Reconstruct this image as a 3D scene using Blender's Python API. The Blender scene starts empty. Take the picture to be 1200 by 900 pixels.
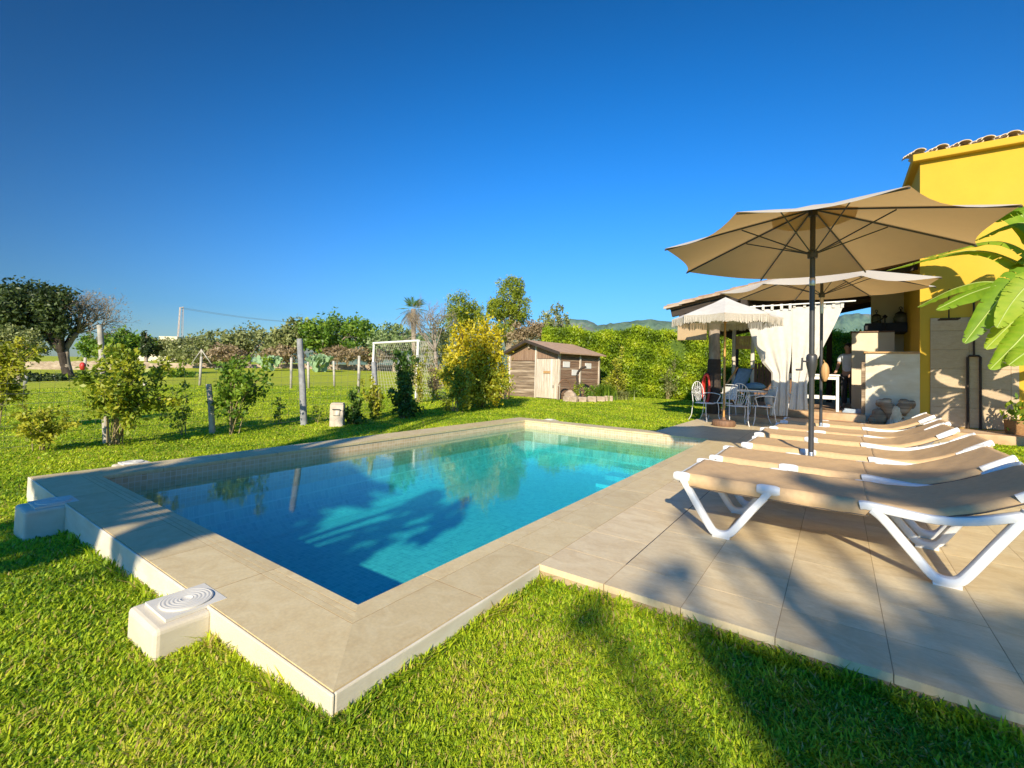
import bpy, math, random
import numpy as np
from mathutils import Vector, Matrix
SC = bpy.context.scene
COL = SC.collection
random.seed(7); RNG = np.random.default_rng(7)
R_ = math.radians
# ------------------------------------------------------------------ camera
CF, CPY, CYAW, CPITCH, CROLL = 543.021, 415.422, -0.611778, 0.0319473, 0.0290540
CPOS = np.array([1.813445, -1.396650, 1.12])
cf = np.array([math.sin(CYAW)*math.cos(CPITCH), math.cos(CYAW)*math.cos(CPITCH), math.sin(CPITCH)])
cr = np.array([math.cos(CYAW), -math.sin(CYAW), 0.0]); cu = np.cross(cr, cf)
cr, cu = math.cos(CROLL)*cr+math.sin(CROLL)*cu, -math.sin(CROLL)*cr+math.cos(CROLL)*cu
cam = bpy.data.cameras.new("camera"); cam_o = bpy.data.objects.new("camera", cam); COL.objects.link(cam_o)
cam.sensor_width = 36; cam.sensor_fit = 'HORIZONTAL'; cam.lens = 36*CF/1200
cam.shift_y = (CPY-450)/1200; cam.clip_start = .05; cam.clip_end = 20000
cam_o.matrix_world = Matrix(((cr[0], cu[0], -cf[0], CPOS[0]), (cr[1], cu[1], -cf[1], CPOS[1]), (cr[2], cu[2], -cf[2], CPOS[2]), (0, 0, 0, 1)))
SC.camera = cam_o
# ------------------------------------------------------------------ light
SUN = np.array([.354*math.cos(R_(27.2)), -.935*math.cos(R_(27.2)), math.sin(R_(27.2))]); SUN /= np.linalg.norm(SUN)
SUN_AZ = math.atan2(SUN[0], SUN[1])
world = bpy.data.worlds.new("World"); SC.world = world; world.use_nodes = True
wn = world.node_tree; bg = wn.nodes['Background']
sky = wn.nodes.new('ShaderNodeTexSky'); sky.sky_type = 'NISHITA'; sky.sun_disc = False
sky.sun_elevation = R_(27.2); sky.sun_rotation = SUN_AZ; sky.altitude = 100; sky.air_density = 1.0; sky.dust_density = .15; sky.ozone_density = 2.5
hs = wn.nodes.new('ShaderNodeHueSaturation'); hs.inputs['Saturation'].default_value = 1.2; hs.inputs['Value'].default_value = 1.0
tint = wn.nodes.new('ShaderNodeVectorMath'); tint.operation = 'MULTIPLY'; tint.inputs[1].default_value = (.29, .65, 1.03); wn.links.new(sky.outputs[0], tint.inputs[0]); wn.links.new(tint.outputs[0], hs.inputs['Color'])
# a polarised sky: darkest at a right angle to the sun
tcw = wn.nodes.new('ShaderNodeTexCoord'); dot = wn.nodes.new('ShaderNodeVectorMath'); dot.operation = 'DOT_PRODUCT'; dot.inputs[1].default_value = tuple(SUN); wn.links.new(tcw.outputs['Generated'], dot.inputs[0])
def wm_(op, a, b=0.0):
    m = wn.nodes.new('ShaderNodeMath'); m.operation = op
    for s_, v in ((m.inputs[0], a), (m.inputs[1], b)):
        if hasattr(v, 'links'): wn.links.new(v, s_)
        else: s_.default_value = v
    return m.outputs[0]
pol = wm_('POWER', wm_('SUBTRACT', 1.0, wm_('MULTIPLY', dot.outputs['Value'], dot.outputs['Value'])), 3.0)
pol = wm_('MULTIPLY', wm_('SUBTRACT', 1.0, wm_('MULTIPLY', pol, .72)), 1.44)
sz = wn.nodes.new('ShaderNodeSeparateXYZ'); wn.links.new(tcw.outputs['Generated'], sz.inputs[0])
pol = wm_('MULTIPLY', pol, wm_('SUBTRACT', 1.0, wm_('MULTIPLY', wm_('POWER', wm_('SUBTRACT', 1.0, wm_('MAXIMUM', sz.outputs[2], 0.0)), 6.0), .42)))
hzf = wm_('POWER', wm_('SUBTRACT', 1.0, wm_('MAXIMUM', sz.outputs[2], 0.0)), 3.6)   # paler air towards the horizon
sc_ = wn.nodes.new('ShaderNodeSeparateXYZ'); wn.links.new(hs.outputs[0], sc_.inputs[0]); cc_ = wn.nodes.new('ShaderNodeCombineXYZ')
wn.links.new(wm_('ADD', sc_.outputs[0], wm_('MULTIPLY', wm_('MULTIPLY', hzf, .46), sc_.outputs[1])), cc_.inputs[0]); wn.links.new(sc_.outputs[1], cc_.inputs[1])
wn.links.new(wm_('MULTIPLY', sc_.outputs[2], wm_('SUBTRACT', 1.0, wm_('MULTIPLY', hzf, .34))), cc_.inputs[2])
vm = wn.nodes.new('ShaderNodeVectorMath'); vm.operation = 'SCALE'; wn.links.new(cc_.outputs[0], vm.inputs[0]); wn.links.new(pol, vm.inputs['Scale']); wn.links.new(vm.outputs[0], bg.inputs['Color'])
bg.inputs['Strength'].default_value = .11
sl = bpy.data.lights.new("sun", 'SUN'); sl.energy = 4.8; sl.angle = R_(.6); sl.color = (1.0, .885, .68)
so = bpy.data.objects.new("sun", sl); COL.objects.link(so); so.location = (10, -30, 20)
so.rotation_euler = Vector(SUN).to_track_quat('Z', 'Y').to_euler()
SC.view_settings.view_transform = 'Standard'; SC.view_settings.look = 'None'; SC.view_settings.exposure = .74; SC.view_settings.gamma = 1
SC.render.engine = 'CYCLES'; SC.cycles.use_denoising = True
SC.cycles.max_bounces = 8; SC.cycles.transparent_max_bounces = 24; SC.cycles.diffuse_bounces = 4
# ------------------------------------------------------------------ placing
def at(px, py, D):
    "point seen at a pixel of the photograph (1200 x 900), D metres deep"
    return CPOS + D*(cf + (px-600)/CF*cr - (py-CPY)/CF*cu)
def ss(a, b, x):
    t = np.clip((np.asarray(x, float)-a)/(b-a), 0, 1); return t*t*(3-2*t)
def gz(x, y):
    "height of the ground"
    x = np.asarray(x, float); y = np.asarray(y, float)
    r = np.hypot(x-1.8, y+1.4)
    return -.035 - (1-ss(1, 7, y))*(.045+.06*ss(-.9, .6, -x)+.10*ss(.5, 4.0, -x)) + .62*ss(24, 46, r)*ss(6, 24, y)*ss(0, 14, -x)
def ground(px, py):
    w = cf + (px-600)/CF*cr - (py-CPY)/CF*cu; z = -.05
    for _ in range(12):
        P = CPOS + (z-CPOS[2])/w[2]*w; z = float(gz(P[0], P[1]))
    return P
def depth(P): return float((np.asarray(P)-CPOS)@cf)
def gcol(px, D):
    "ground point in the column px at depth D"
    a, b = at(px, 300, D), at(px, 600, D); z = -.05
    for _ in range(6):
        t = (z-a[2])/(b[2]-a[2]); P = a+(b-a)*t; z = float(gz(P[0], P[1]))
    return P
def hz(P, px, py):
    "height of the point of the vertical through P seen at py"
    return float(at(px, py, depth(P))[2])
def onY(px, py, Y):
    w = cf + (px-600)/CF*cr - (py-CPY)/CF*cu
    return CPOS + (Y-CPOS[1])/w[1]*w
# ------------------------------------------------------------------ objects
def tag(o, label=None, cat=None, group=None, kind=None):
    if label: o['label'] = label
    if cat: o['category'] = cat
    if group: o['group'] = group
    if kind: o['kind'] = kind
    return o
def thing(name, label, cat, loc=(0, 0, 0), rz=0, group=None):
    o = bpy.data.objects.new(name, None); COL.objects.link(o); o.empty_display_size = .1
    o.location = [float(v) for v in loc]; o.rotation_euler = (0, 0, rz)
    return tag(o, label, cat, group)
def dup(o, loc=None, rz=None, label=None, parent=None):
    c = o.copy(); COL.objects.link(c)
    if parent is not None: c.parent = parent
    if loc is not None: c.location = [float(v) for v in loc]
    if rz is not None: c.rotation_euler = (0, 0, rz)
    if label: c['label'] = label
    for ch in [x for x in bpy.data.objects if x.parent == o]: dup(ch, parent=c)
    return c
class MB:
    def __init__(s): s.v = []; s.f = []
    def add(s, vs, fs):
        n = len(s.v); s.v += [tuple(float(q) for q in v) for v in vs]; s.f += [tuple(i+n for i in f) for f in fs]; return s
    def box(s, c, d, rot=None):
        x, y, z = [q/2 for q in d]
        vs = [Vector(p) for p in ((-x,-y,-z),(x,-y,-z),(x,y,-z),(-x,y,-z),(-x,-y,z),(x,-y,z),(x,y,z),(-x,y,z))]
        if rot is not None: vs = [rot @ v for v in vs]
        return s.add([v+Vector([float(q) for q in c]) for v in vs], [(3,2,1,0),(4,5,6,7),(0,1,5,4),(1,2,6,5),(2,3,7,6),(3,0,4,7)])
    def bb(s, x0, x1, y0, y1, z0, z1): return s.box(((x0+x1)/2,(y0+y1)/2,(z0+z1)/2),(x1-x0,y1-y0,z1-z0))
    def slab(s, poly, z0, z1):
        "prism over a CCW polygon in xy"
        n = len(poly)
        vs = [(p[0],p[1],z0) for p in poly]+[(p[0],p[1],z1) for p in poly]
        return s.add(vs, [tuple(range(n-1,-1,-1)), tuple(range(n,2*n))]+[(i,(i+1)%n,(i+1)%n+n,i+n) for i in range(n)])
    def prism(s, poly, a, ex, ey, ez, t):
        "polygon in the plane (ex,ey) at a, thickness t along ez"
        a, ex, ey, ez = map(np.asarray, (a, ex, ey, ez)); n = len(poly)
        b = [a+p[0]*ex+p[1]*ey for p in poly]; vs = b+[q+ez*t for q in b]
        return s.add(vs, [tuple(range(n-1,-1,-1)), tuple(range(n,2*n))]+[(i,(i+1)%n,(i+1)%n+n,i+n) for i in range(n)])
    def sweep(s, pts, sec, up=(0,0,1), cap=True, closed=False):
        "section: fn(k) or list of (side, up) offsets"
        P = [Vector([float(q) for q in p]) for p in pts]; n = len(P); up = Vector(up); rings = []
        for i in range(n):
            if closed: t = P[(i+1)%n]-P[i-1]
            else: t = P[min(i+1,n-1)]-P[max(i-1,0)]
            t = t.normalized() if t.length > 1e-9 else Vector((0,0,1))
            u = up
            if abs(t.dot(u)) > .97: u = Vector((1,0,0)) if abs(t.x) < .9 else Vector((0,1,0))
            sd = t.cross(u).normalized(); uu = sd.cross(t).normalized()
            q = sec(i) if callable(sec) else sec
            rings.append([P[i]+sd*a+uu*b for a, b in q])
        m = len(rings[0]); vs = [v for r in rings for v in r]; fs = []
        for i in range(n if closed else n-1):
            j = (i+1) % n
            for k in range(m): fs.append((i*m+k, i*m+(k+1)%m, j*m+(k+1)%m, j*m+k))
        if cap and not closed: fs += [tuple(range(m-1,-1,-1)), tuple((n-1)*m+k for k in range(m))]
        return s.add(vs, fs)
    def tube(s, pts, r, n=8, cap=True, closed=False, up=(0,0,1)):
        rr = (lambda i: r[i]) if hasattr(r, '__len__') else (lambda i: r)
        return s.sweep(pts, lambda i: [(rr(i)*math.cos(2*math.pi*k/n), rr(i)*math.sin(2*math.pi*k/n)) for k in range(n)], up=up, cap=cap, closed=closed)
    def lathe(s, prof, n=20, c=(0,0,0), jit=0):
        vs = []; m = len(prof)
        for r, z in prof:
            for k in range(n):
                a = 2*math.pi*k/n; q = r*(1+random.uniform(-jit, jit)); vs.append((c[0]+q*math.cos(a), c[1]+q*math.sin(a), c[2]+z))
        fs = [(i*n+k, i*n+(k+1)%n, (i+1)*n+(k+1)%n, (i+1)*n+k) for i in range(m-1) for k in range(n)]
        if prof[0][0] > 1e-6: fs.append(tuple(range(n-1,-1,-1)))
        if prof[-1][0] > 1e-6: fs.append(tuple((m-1)*n+k for k in range(n)))
        return s.add(vs, fs)
    def grid(s, fn, nu, nv):
        vs = [fn(i/nu, j/nv) for i in range(nu+1) for j in range(nv+1)]
        return s.add(vs, [(i*(nv+1)+j, (i+1)*(nv+1)+j, (i+1)*(nv+1)+j+1, i*(nv+1)+j+1) for i in range(nu) for j in range(nv)])
    def blob(s, c, r, n=14, m=9, jit=.06):
        rx, ry, rz = r if hasattr(r, '__len__') else (r, r, r); vs = [(c[0],c[1],c[2]-rz)]
        for i in range(1, m):
            ph = math.pi*i/m-math.pi/2
            for k in range(n):
                a = 2*math.pi*k/n; q = 1+random.uniform(-jit, jit)
                vs.append((c[0]+rx*q*math.cos(ph)*math.cos(a), c[1]+ry*q*math.cos(ph)*math.sin(a), c[2]+rz*q*math.sin(ph)))
        vs.append((c[0],c[1],c[2]+rz)); L = len(vs)-1; fs = [(0,1+(k+1)%n,1+k) for k in range(n)]
        for i in range(m-2):
            for k in range(n): a = 1+i*n; fs.append((a+k, a+(k+1)%n, a+n+(k+1)%n, a+n+k))
        a = 1+(m-2)*n; fs += [(a+k, a+(k+1)%n, L) for k in range(n)]
        return s.add(vs, fs)
    def build(s, name, mat, parent=None, smooth=False, bevel=0, org=(0,0,0), seg=2, solid=0):
        me = bpy.data.meshes.new(name)
        V = np.array(s.v, float)-np.array(org, float)
        me.from_pydata(V.tolist(), [], s.f); me.update()
        if smooth:
            me.polygons.foreach_set('use_smooth', [True]*len(me.polygons))
            if smooth != 'all': me.set_sharp_from_angle(angle=R_(40))
        me.materials.append(mat)
        o = bpy.data.objects.new(name, me); COL.objects.link(o)
        if parent is not None: o.parent = parent
        else: o.location = [float(q) for q in org]
        if solid:
            mo = o.modifiers.new('thick', 'SOLIDIFY'); mo.thickness = solid; mo.offset = 0
        if bevel:
            mo = o.modifiers.new('bevel', 'BEVEL'); mo.width = bevel; mo.segments = seg; mo.limit_method = 'ANGLE'; mo.angle_limit = R_(40)
        return o
def raw_mesh(name, V, F, mat, parent=None, tone=None, k=4, smooth=False, org=(0,0,0)):
    "big mesh from numpy arrays; tone is a per-vertex value"
    V = np.asarray(V, np.float32)-np.asarray(org, np.float32); F = np.asarray(F, np.int32)
    me = bpy.data.meshes.new(name); me.vertices.add(len(V)); me.vertices.foreach_set('co', V.ravel())
    me.loops.add(F.size); me.loops.foreach_set('vertex_index', F.ravel())
    me.polygons.add(len(F)); me.polygons.foreach_set('loop_start', np.arange(len(F), dtype=np.int32)*k)
    if smooth: me.polygons.foreach_set('use_smooth', np.ones(len(F), bool))
    me.update(calc_edges=True)
    if tone is not None:
        a = me.attributes.new('tone', 'FLOAT', 'POINT'); a.data.foreach_set('value', np.asarray(tone, np.float32))
    me.materials.append(mat)
    o = bpy.data.objects.new(name, me); COL.objects.link(o)
    if parent is not None: o.parent = parent
    else: o.location = [float(q) for q in org]
    return o
def unit(a): return a/np.maximum(np.linalg.norm(a, axis=-1, keepdims=True), 1e-9)
def leaves(name, P, size, mat, parent=None, asp=.5, nrm=None, spread=1.0, fold=.0, tone=None, dirs=None, seed=0, org=(0,0,0)):
    "one kite-shaped leaf per point"
    g = np.random.default_rng(seed+11); P = np.asarray(P, float); n = len(P)
    s = size*(g.uniform(.65, 1.25, (n, 1)))
    d = unit(g.normal(size=(n, 3))) if dirs is None else unit(np.asarray(dirs)+spread*g.normal(size=(n, 3))*.5)
    N = unit(g.normal(size=(n, 3))+(0 if nrm is None else np.asarray(nrm)))
    sd = unit(np.cross(d, N)); up = np.cross(sd, d)
    a = P-d*s*.5; b = P+sd*s*asp*.5+up*s*fold; c = P+d*s*.5-up*s*fold*.6; e = P-sd*s*asp*.5+up*s*fold
    V = np.stack([a, b, c, e], 1).reshape(-1, 3); F = np.arange(4*n).reshape(-1, 4)
    t = g.uniform(0, 1, n) if tone is None else np.clip(np.asarray(tone)+g.uniform(-.22, .22, n), 0, 1)
    return raw_mesh(name, V, F, mat, parent, np.repeat(t, 4), 4, org=org)
# ------------------------------------------------------------------ materials
def nodes(name):
    m = bpy.data.materials.new(name); m.use_nodes = True; nt = m.node_tree
    return m, nt, nt.nodes['Principled BSDF'], nt.nodes['Material Output']
def coords(nt, kind='Object', scale=(1,1,1), rot=(0,0,0)):
    tc = nt.nodes.new('ShaderNodeTexCoord'); mp = nt.nodes.new('ShaderNodeMapping')
    nt.links.new(tc.outputs[kind], mp.inputs['Vector']); mp.inputs['Scale'].default_value = scale; mp.inputs['Rotation'].default_value = rot
    return mp.outputs[0]
def noise(nt, vec, scale, detail=4, rough=.55, dist=0):
    n = nt.nodes.new('ShaderNodeTexNoise'); n.inputs['Scale'].default_value = scale; n.inputs['Detail'].default_value = detail
    n.inputs['Roughness'].default_value = rough; n.inputs['Distortion'].default_value = dist
    nt.links.new(vec, n.inputs['Vector']); return n.outputs['Fac']
def ramp(nt, fac, stops):
    r = nt.nodes.new('ShaderNodeValToRGB'); e = r.color_ramp.elements
    while len(e) < len(stops): e.new(.5)
    for i, (p, c) in enumerate(stops): e[i].position = p; e[i].color = (*c, 1)
    nt.links.new(fac, r.inputs[0]); return r.outputs[0]
def mixc(nt, fac, a, b, mode='MIX'):
    m = nt.nodes.new('ShaderNodeMix'); m.data_type = 'RGBA'; m.blend_type = mode
    for sock, v in ((m.inputs[0], fac), (m.inputs[6], a), (m.inputs[7], b)):
        if hasattr(v, 'links'): nt.links.new(v, sock)
        else: sock.default_value = v if isinstance(v, (int, float)) else (*v, 1)
    return m.outputs[2]
def mathn(nt, op, a, b=0.0):
    m = nt.nodes.new('ShaderNodeMath'); m.operation = op
    for s_, v in ((m.inputs[0], a), (m.inputs[1], b)):
        if hasattr(v, 'links'): nt.links.new(v, s_)
        else: s_.default_value = v
    return m.outputs[0]
def bump(nt, bs, h, st, dist=.01):
    b = nt.nodes.new('ShaderNodeBump'); b.inputs['Strength'].default_value = st; b.inputs['Distance'].default_value = dist
    nt.links.new(h, b.inputs['Height']); nt.links.new(b.outputs[0], bs.inputs['Normal']); return b
def mat(name, c1, c2=None, scale=6, rough=.6, bmp=0, bscale=None, stretch=(1,1,1), metal=0, spec=.4, detail=5, lo=.35, hi=.65, bdist=.004, third=None):
    m, nt, bs, out = nodes(name)
    v = coords(nt, 'Object', stretch); c2 = c2 or tuple(q*.82 for q in c1)
    f = noise(nt, v, scale, detail, .6)
    col = ramp(nt, f, [(lo, c2), (hi, c1)])
    if third:
        f2 = noise(nt, v, scale*.23, 3); k = nt.nodes.new('ShaderNodeMapRange'); k.inputs[1].default_value = .52; k.inputs[2].default_value = .68
        nt.links.new(f2, k.inputs[0]); col = mixc(nt, k.outputs[0], col, third)
    nt.links.new(col, bs.inputs['Base Color'])
    bs.inputs['Roughness'].default_value = rough; bs.inputs['Metallic'].default_value = metal; bs.inputs['Specular IOR Level'].default_value = spec
    if bmp: bump(nt, bs, noise(nt, v, bscale or scale*4, 6, .65), bmp, bdist)
    return m
def leafmat(name, dark, mid, light, trans=.4, rough=.45, spec=.35):
    m, nt, bs, out = nodes(name)
    at_ = nt.nodes.new('ShaderNodeAttribute'); at_.attribute_name = 'tone'
    col = ramp(nt, at_.outputs['Fac'], [(0, dark), (.5, mid), (1, light)])
    nt.links.new(col, bs.inputs['Base Color']); bs.inputs['Roughness'].default_value = rough; bs.inputs['Specular IOR Level'].default_value = spec
    tr = nt.nodes.new('ShaderNodeBsdfTranslucent'); nt.links.new(mixc(nt, 1.0, col, (1.0, 1.0, .55), 'MULTIPLY'), tr.inputs['Color'])
    mx = nt.nodes.new('ShaderNodeMixShader'); mx.inputs[0].default_value = trans
    nt.links.new(bs.outputs[0], mx.inputs[1]); nt.links.new(tr.outputs[0], mx.inputs[2]); nt.links.new(mx.outputs[0], out.inputs['Surface'])
    return m
def slabmat(name, a, b, c, rough=.45, streak=(2.0, 3.6, 1), sc=2.2, bmp=.15):
    "natural stone: each slab its own shade, streaks along it"
    m, nt, bs, out = nodes(name); v = coords(nt, 'Object', streak)
    ge = nt.nodes.new('ShaderNodeNewGeometry'); rnd = ge.outputs['Random Per Island']
    ad = nt.nodes.new('ShaderNodeVectorMath'); ad.operation = 'ADD'; cx = nt.nodes.new('ShaderNodeCombineXYZ')
    nt.links.new(mathn(nt, 'MULTIPLY', rnd, 37.0), cx.inputs[0]); nt.links.new(mathn(nt, 'MULTIPLY', rnd, 91.0), cx.inputs[1])
    nt.links.new(v, ad.inputs[0]); nt.links.new(cx.outputs[0], ad.inputs[1]); v2 = ad.outputs[0]
    f = noise(nt, v2, sc, 7, .62, 1.2); f3 = noise(nt, v2, sc*9, 4, .6)
    col = ramp(nt, f, [(.25, c), (.5, a), (.75, b)])
    col = mixc(nt, .22, col, ramp(nt, f3, [(.3, tuple(q*.6 for q in a)), (.7, tuple(min(1, q*1.35) for q in a))]))
    br = nt.nodes.new('ShaderNodeMapRange'); br.inputs[3].default_value = .93; br.inputs[4].default_value = 1.06; nt.links.new(rnd, br.inputs[0])
    hsv = nt.nodes.new('ShaderNodeHueSaturation'); nt.links.new(col, hsv.inputs['Color']); nt.links.new(br.outputs[0], hsv.inputs['Value'])
    nt.links.new(hsv.outputs[0], bs.inputs['Base Color'])
    rr = nt.nodes.new('ShaderNodeMapRange'); rr.inputs[3].default_value = rough-.1; rr.inputs[4].default_value = rough+.18; nt.links.new(f3, rr.inputs[0]); nt.links.new(rr.outputs[0], bs.inputs['Roughness'])
    bump(nt, bs, f3, bmp, .003); bs.inputs['Specular IOR Level'].default_value = .35
    return m
M = {}
M['stone'] = slabmat('travertine', (.62,.485,.28), (.72,.595,.37), (.51,.37,.19))
M['coping'] = slabmat('coping_stone', (.58,.455,.24), (.65,.535,.31), (.50,.365,.175), streak=(3,3,1))
M['grout'] = mat('grout', (.26,.13,.05), (.15,.07,.025), 9, .9)
M['white_wall'] = mat('white_render', (.66,.61,.50), (.55,.475,.345), 2.2, .85, .35, 40, (1,1,2.5), third=(.60,.50,.34))
M['resin'] = mat('white_resin', (.70,.70,.68), (.65,.65,.63), 3, .38, .05, 60)
M['sling'] = mat('tan_sling', (.56,.375,.195), (.50,.33,.17), 30, .75, .25, 350, bdist=.001)
M['sling_dark'] = mat('sling_piping', (.10,.075,.055), None, 10, .7)
M['canvas'] = mat('beige_canvas', (.56,.44,.305), (.52,.405,.28), 5, .85, .1, 300, bdist=.001)
def canvasmat(name, col, trans):
    m = mat(name, col, tuple(q*.93 for q in col), 5, .85, .1, 300, bdist=.001); nt = m.node_tree; bs = nt.nodes['Principled BSDF']; out = nt.nodes['Material Output']
    tr = nt.nodes.new('ShaderNodeBsdfTranslucent'); tr.inputs['Color'].default_value = (*col, 1); mx = nt.nodes.new('ShaderNodeMixShader'); mx.inputs[0].default_value = trans
    nt.links.new(bs.outputs[0], mx.inputs[1]); nt.links.new(tr.outputs[0], mx.inputs[2]); nt.links.new(mx.outputs[0], out.inputs['Surface']); return m
def canopymat():
    "cloth with a pale outside and a tan inside"
    m = canvasmat('parasol_cloth', (.62,.40,.165), .36); nt = m.node_tree; bs = nt.nodes['Principled BSDF']; ge = nt.nodes.new('ShaderNodeNewGeometry')
    src = bs.inputs['Base Color'].links[0].from_socket; nt.links.new(mixc(nt, ge.outputs['Backfacing'], (.66,.61,.52), src), bs.inputs['Base Color']); return m
M['canvas'] = canvasmat('beige_canvas', (.56,.405,.235), .30); M['canopy'] = canopymat()
M['metal_dark'] = mat('dark_metal', (.045,.045,.048), (.035,.035,.037), 8, .38, spec=.5)
M['steel'] = mat('steel', (.55,.56,.57), (.48,.48,.49), 10, .3, metal=.9)
M['iron_white'] = mat('white_iron', (.74,.73,.70), (.66,.64,.60), 12, .45)
M['cotton'] = mat('white_cotton', (.56,.525,.465), (.50,.465,.41), 8, .9, .15, 160, bdist=.001)
M['fringe'] = mat('cream_fringe', (.56,.51,.43), (.44,.385,.31), 50, .95)
M['wood_pole'] = mat('honey_wood', (.55,.30,.09), (.40,.20,.05), 8, .5, .1, 30, (8,8,1))
M['yellow'] = mat('yellow_render', (.57,.36,.032), (.51,.32,.028), 1.1, .9, .5, 40, bdist=.005, third=(.57,.37,.05), detail=8, lo=.3, hi=.7)
M['cream'] = mat('cream_render', (.66,.58,.42), (.60,.52,.37), 2, .9, .3, 50)
M['tile_clay'] = mat('clay_tile', (.70,.56,.37), (.58,.43,.26), 5, .85, .3, 30, third=(.72,.62,.46))
M['trunk_dark'] = mat('old_bark', (.060,.045,.034), (.028,.021,.016), 7, .95, .9, 18, (1,1,.35), bdist=.03)
M['bark'] = mat('bark', (.38,.31,.24), (.20,.155,.11), 9, .95, .8, 24, (1,1,.3), bdist=.02)
M['twig'] = mat('twigs', (.30,.25,.19), (.20,.165,.125), 9, .9)
M['stem'] = mat('green_brown_stems', (.30,.24,.12), (.20,.15,.07), 9, .8)
M['post_conc'] = mat('weathered_concrete', (.50,.45,.37), (.36,.33,.28), 9, .95, .5, 30, third=(.25,.24,.21))
M['wood_old'] = mat('weathered_boards', (.30,.215,.14), (.13,.09,.058), 5, .85, .6, 14, (.35,.35,6), third=(.54,.43,.31), bdist=.006)
M['wood_grey'] = mat('bleached_boards', (.64,.56,.45), (.36,.29,.21), 5, .85, .5, 14, (6,6,.3), third=(.66,.62,.55), bdist=.005)
M['wood_brown'] = mat('brown_wood', (.22,.12,.065), (.13,.07,.04), 6, .7, .3, 20, (5,5,.4))
M['wood_trim'] = mat('oak_trim', (.50,.30,.12), (.36,.20,.08), 6, .6, .2, 20, (5,5,.5))
M['beam'] = mat('dark_beam', (.050,.036,.027), (.030,.022,.017), 6, .85, .4, 20, (.5,6,6))
M['old_tile'] = mat('old_clay_tile', (.40,.28,.18), (.25,.165,.10), 6, .9, .4, 30, third=(.46,.37,.27))
M['roofing'] = mat('felt_roof', (.44,.29,.185), (.36,.23,.145), 4, .95, .4, 60)
M['black'] = mat('soot_black', (.018,.017,.017), None, 8, .6)
M['white_paint'] = mat('white_paint', (.78,.76,.72), (.70,.68,.63), 7, .5, .1, 40)
M['red'] = mat('red_plastic', (.50,.035,.025), (.42,.03,.02), 10, .45)
M['blue'] = mat('blue_fabric', (.10,.22,.42), (.075,.17,.34), 12, .85)
M['basket'] = mat('wicker', (.36,.20,.08), (.22,.11,.04), 30, .8, .6, 60, (1,1,3))
M['rope'] = mat('net_cord', (.66,.60,.52), None, 10, .9)
M['wire'] = mat('galvanised_wire', (.30,.31,.30), None, 10, .5, metal=.6)
M['terracotta'] = mat('porch_paving', (.52,.33,.18), (.36,.21,.11), 4, .8, .5, 26, third=(.58,.42,.27))
M['clay_step'] = mat('step_edge', (.44,.36,.26), (.31,.25,.18), 6, .85, .4, 30)
M['stonewall'] = mat('dry_stone', (.50,.40,.29), (.30,.22,.15), 2.4, .95, .9, 5, (1,1,2), bdist=.06)
# foliage
M['lf_hedge'] = leafmat('hedge_leaves', (.10,.17,.010), (.29,.41,.016), (.53,.58,.03))
M['lf_hedge_in'] = mat('hedge_shade', (.09,.14,.012), (.05,.09,.008), 6, .9)  # dark green painted as the shade deep in the hedge
M['lf_citrus'] = leafmat('citrus_leaves', (.10,.17,.016), (.24,.32,.025), (.52,.48,.035))
M['lf_yellow'] = leafmat('yellow_leaves', (.24,.24,.015), (.60,.50,.02), (.78,.62,.03))
M['lf_yg'] = leafmat('yellowgreen_leaves', (.14,.18,.018), (.35,.38,.03), (.58,.52,.05))
M['lf_dark'] = leafmat('dark_leaves', (.022,.042,.014), (.055,.085,.024), (.13,.17,.045), .28)
M['lf_green'] = leafmat('green_leaves', (.05,.115,.014), (.15,.27,.024), (.30,.40,.035))
M['lf_pine'] = leafmat('pine_needles', (.09,.14,.012), (.23,.29,.018), (.40,.42,.03), .3)
M['lf_olive'] = leafmat('olive_leaves', (.11,.13,.04), (.24,.27,.09), (.38,.39,.15), .3)
M['lf_grey'] = leafmat('greygreen_leaves', (.10,.16,.06), (.20,.28,.10), (.32,.38,.15), .3)
M['lf_brown'] = leafmat('dry_leaves', (.18,.125,.07), (.32,.235,.13), (.46,.36,.21), .3)
M['lf_shrub'] = leafmat('shrub_leaves', (.03,.075,.015), (.08,.16,.022), (.19,.27,.03), .3)
M['cactus'] = mat('cactus_pads', (.28,.40,.22), (.20,.31,.15), 9, .7)
# ================================================================== SETTING
PW, PL, CN, CR, CL = 3.87, 7.28, .398, .405, .412
TX1, TY0, TY1, TXL = 4.0, .935, 11.08, -1.07
def lawn_material():
    m, nt, bs, out = nodes('lawn_ground'); v = coords(nt, 'Object')
    big = noise(nt, v, .35, 4, .6); mid = noise(nt, v, 2.6, 5, .65); fin = noise(nt, v, 55, 4, .7)
    c = ramp(nt, big, [(.3, (.22,.31,.016)), (.5, (.36,.42,.020)), (.7, (.50,.48,.04))])
    c = mixc(nt, .45, c, ramp(nt, mid, [(.35, (.18,.29,.013)), (.62, (.46,.45,.045))]))
    c = mixc(nt, .5, c, ramp(nt, fin, [(.3, (.12,.18,.012)), (.7, (.55,.55,.06))]))
    nt.links.new(c, bs.inputs['Base Color']); bs.inputs['Roughness'].default_value = .9; bs.inputs['Specular IOR Level'].default_value = .15
    bump(nt, bs, noise(nt, v, 38, 5, .7), .9, .03); return m
M['lawn'] = lawn_material()
def axis(lo, hi, extra):
    a = list(extra); s = .5
    for sgn, lim in ((1, hi), (-1, lo)):
        x = extra[-1] if sgn > 0 else extra[0]; d = .5
        while abs(x) < abs(lim):
            x += sgn*d; a.append(x)
            if abs(x) > 14: d *= 1.22
    return np.array(sorted(a))
gx = axis(-6000, 6000, [-4.1] + list(np.linspace(-3.6, .0, 8)) + [.2]); gy = axis(-6000, 6000, [-.2] + list(np.linspace(.3, 7.2, 14)) + [7.5])
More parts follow.
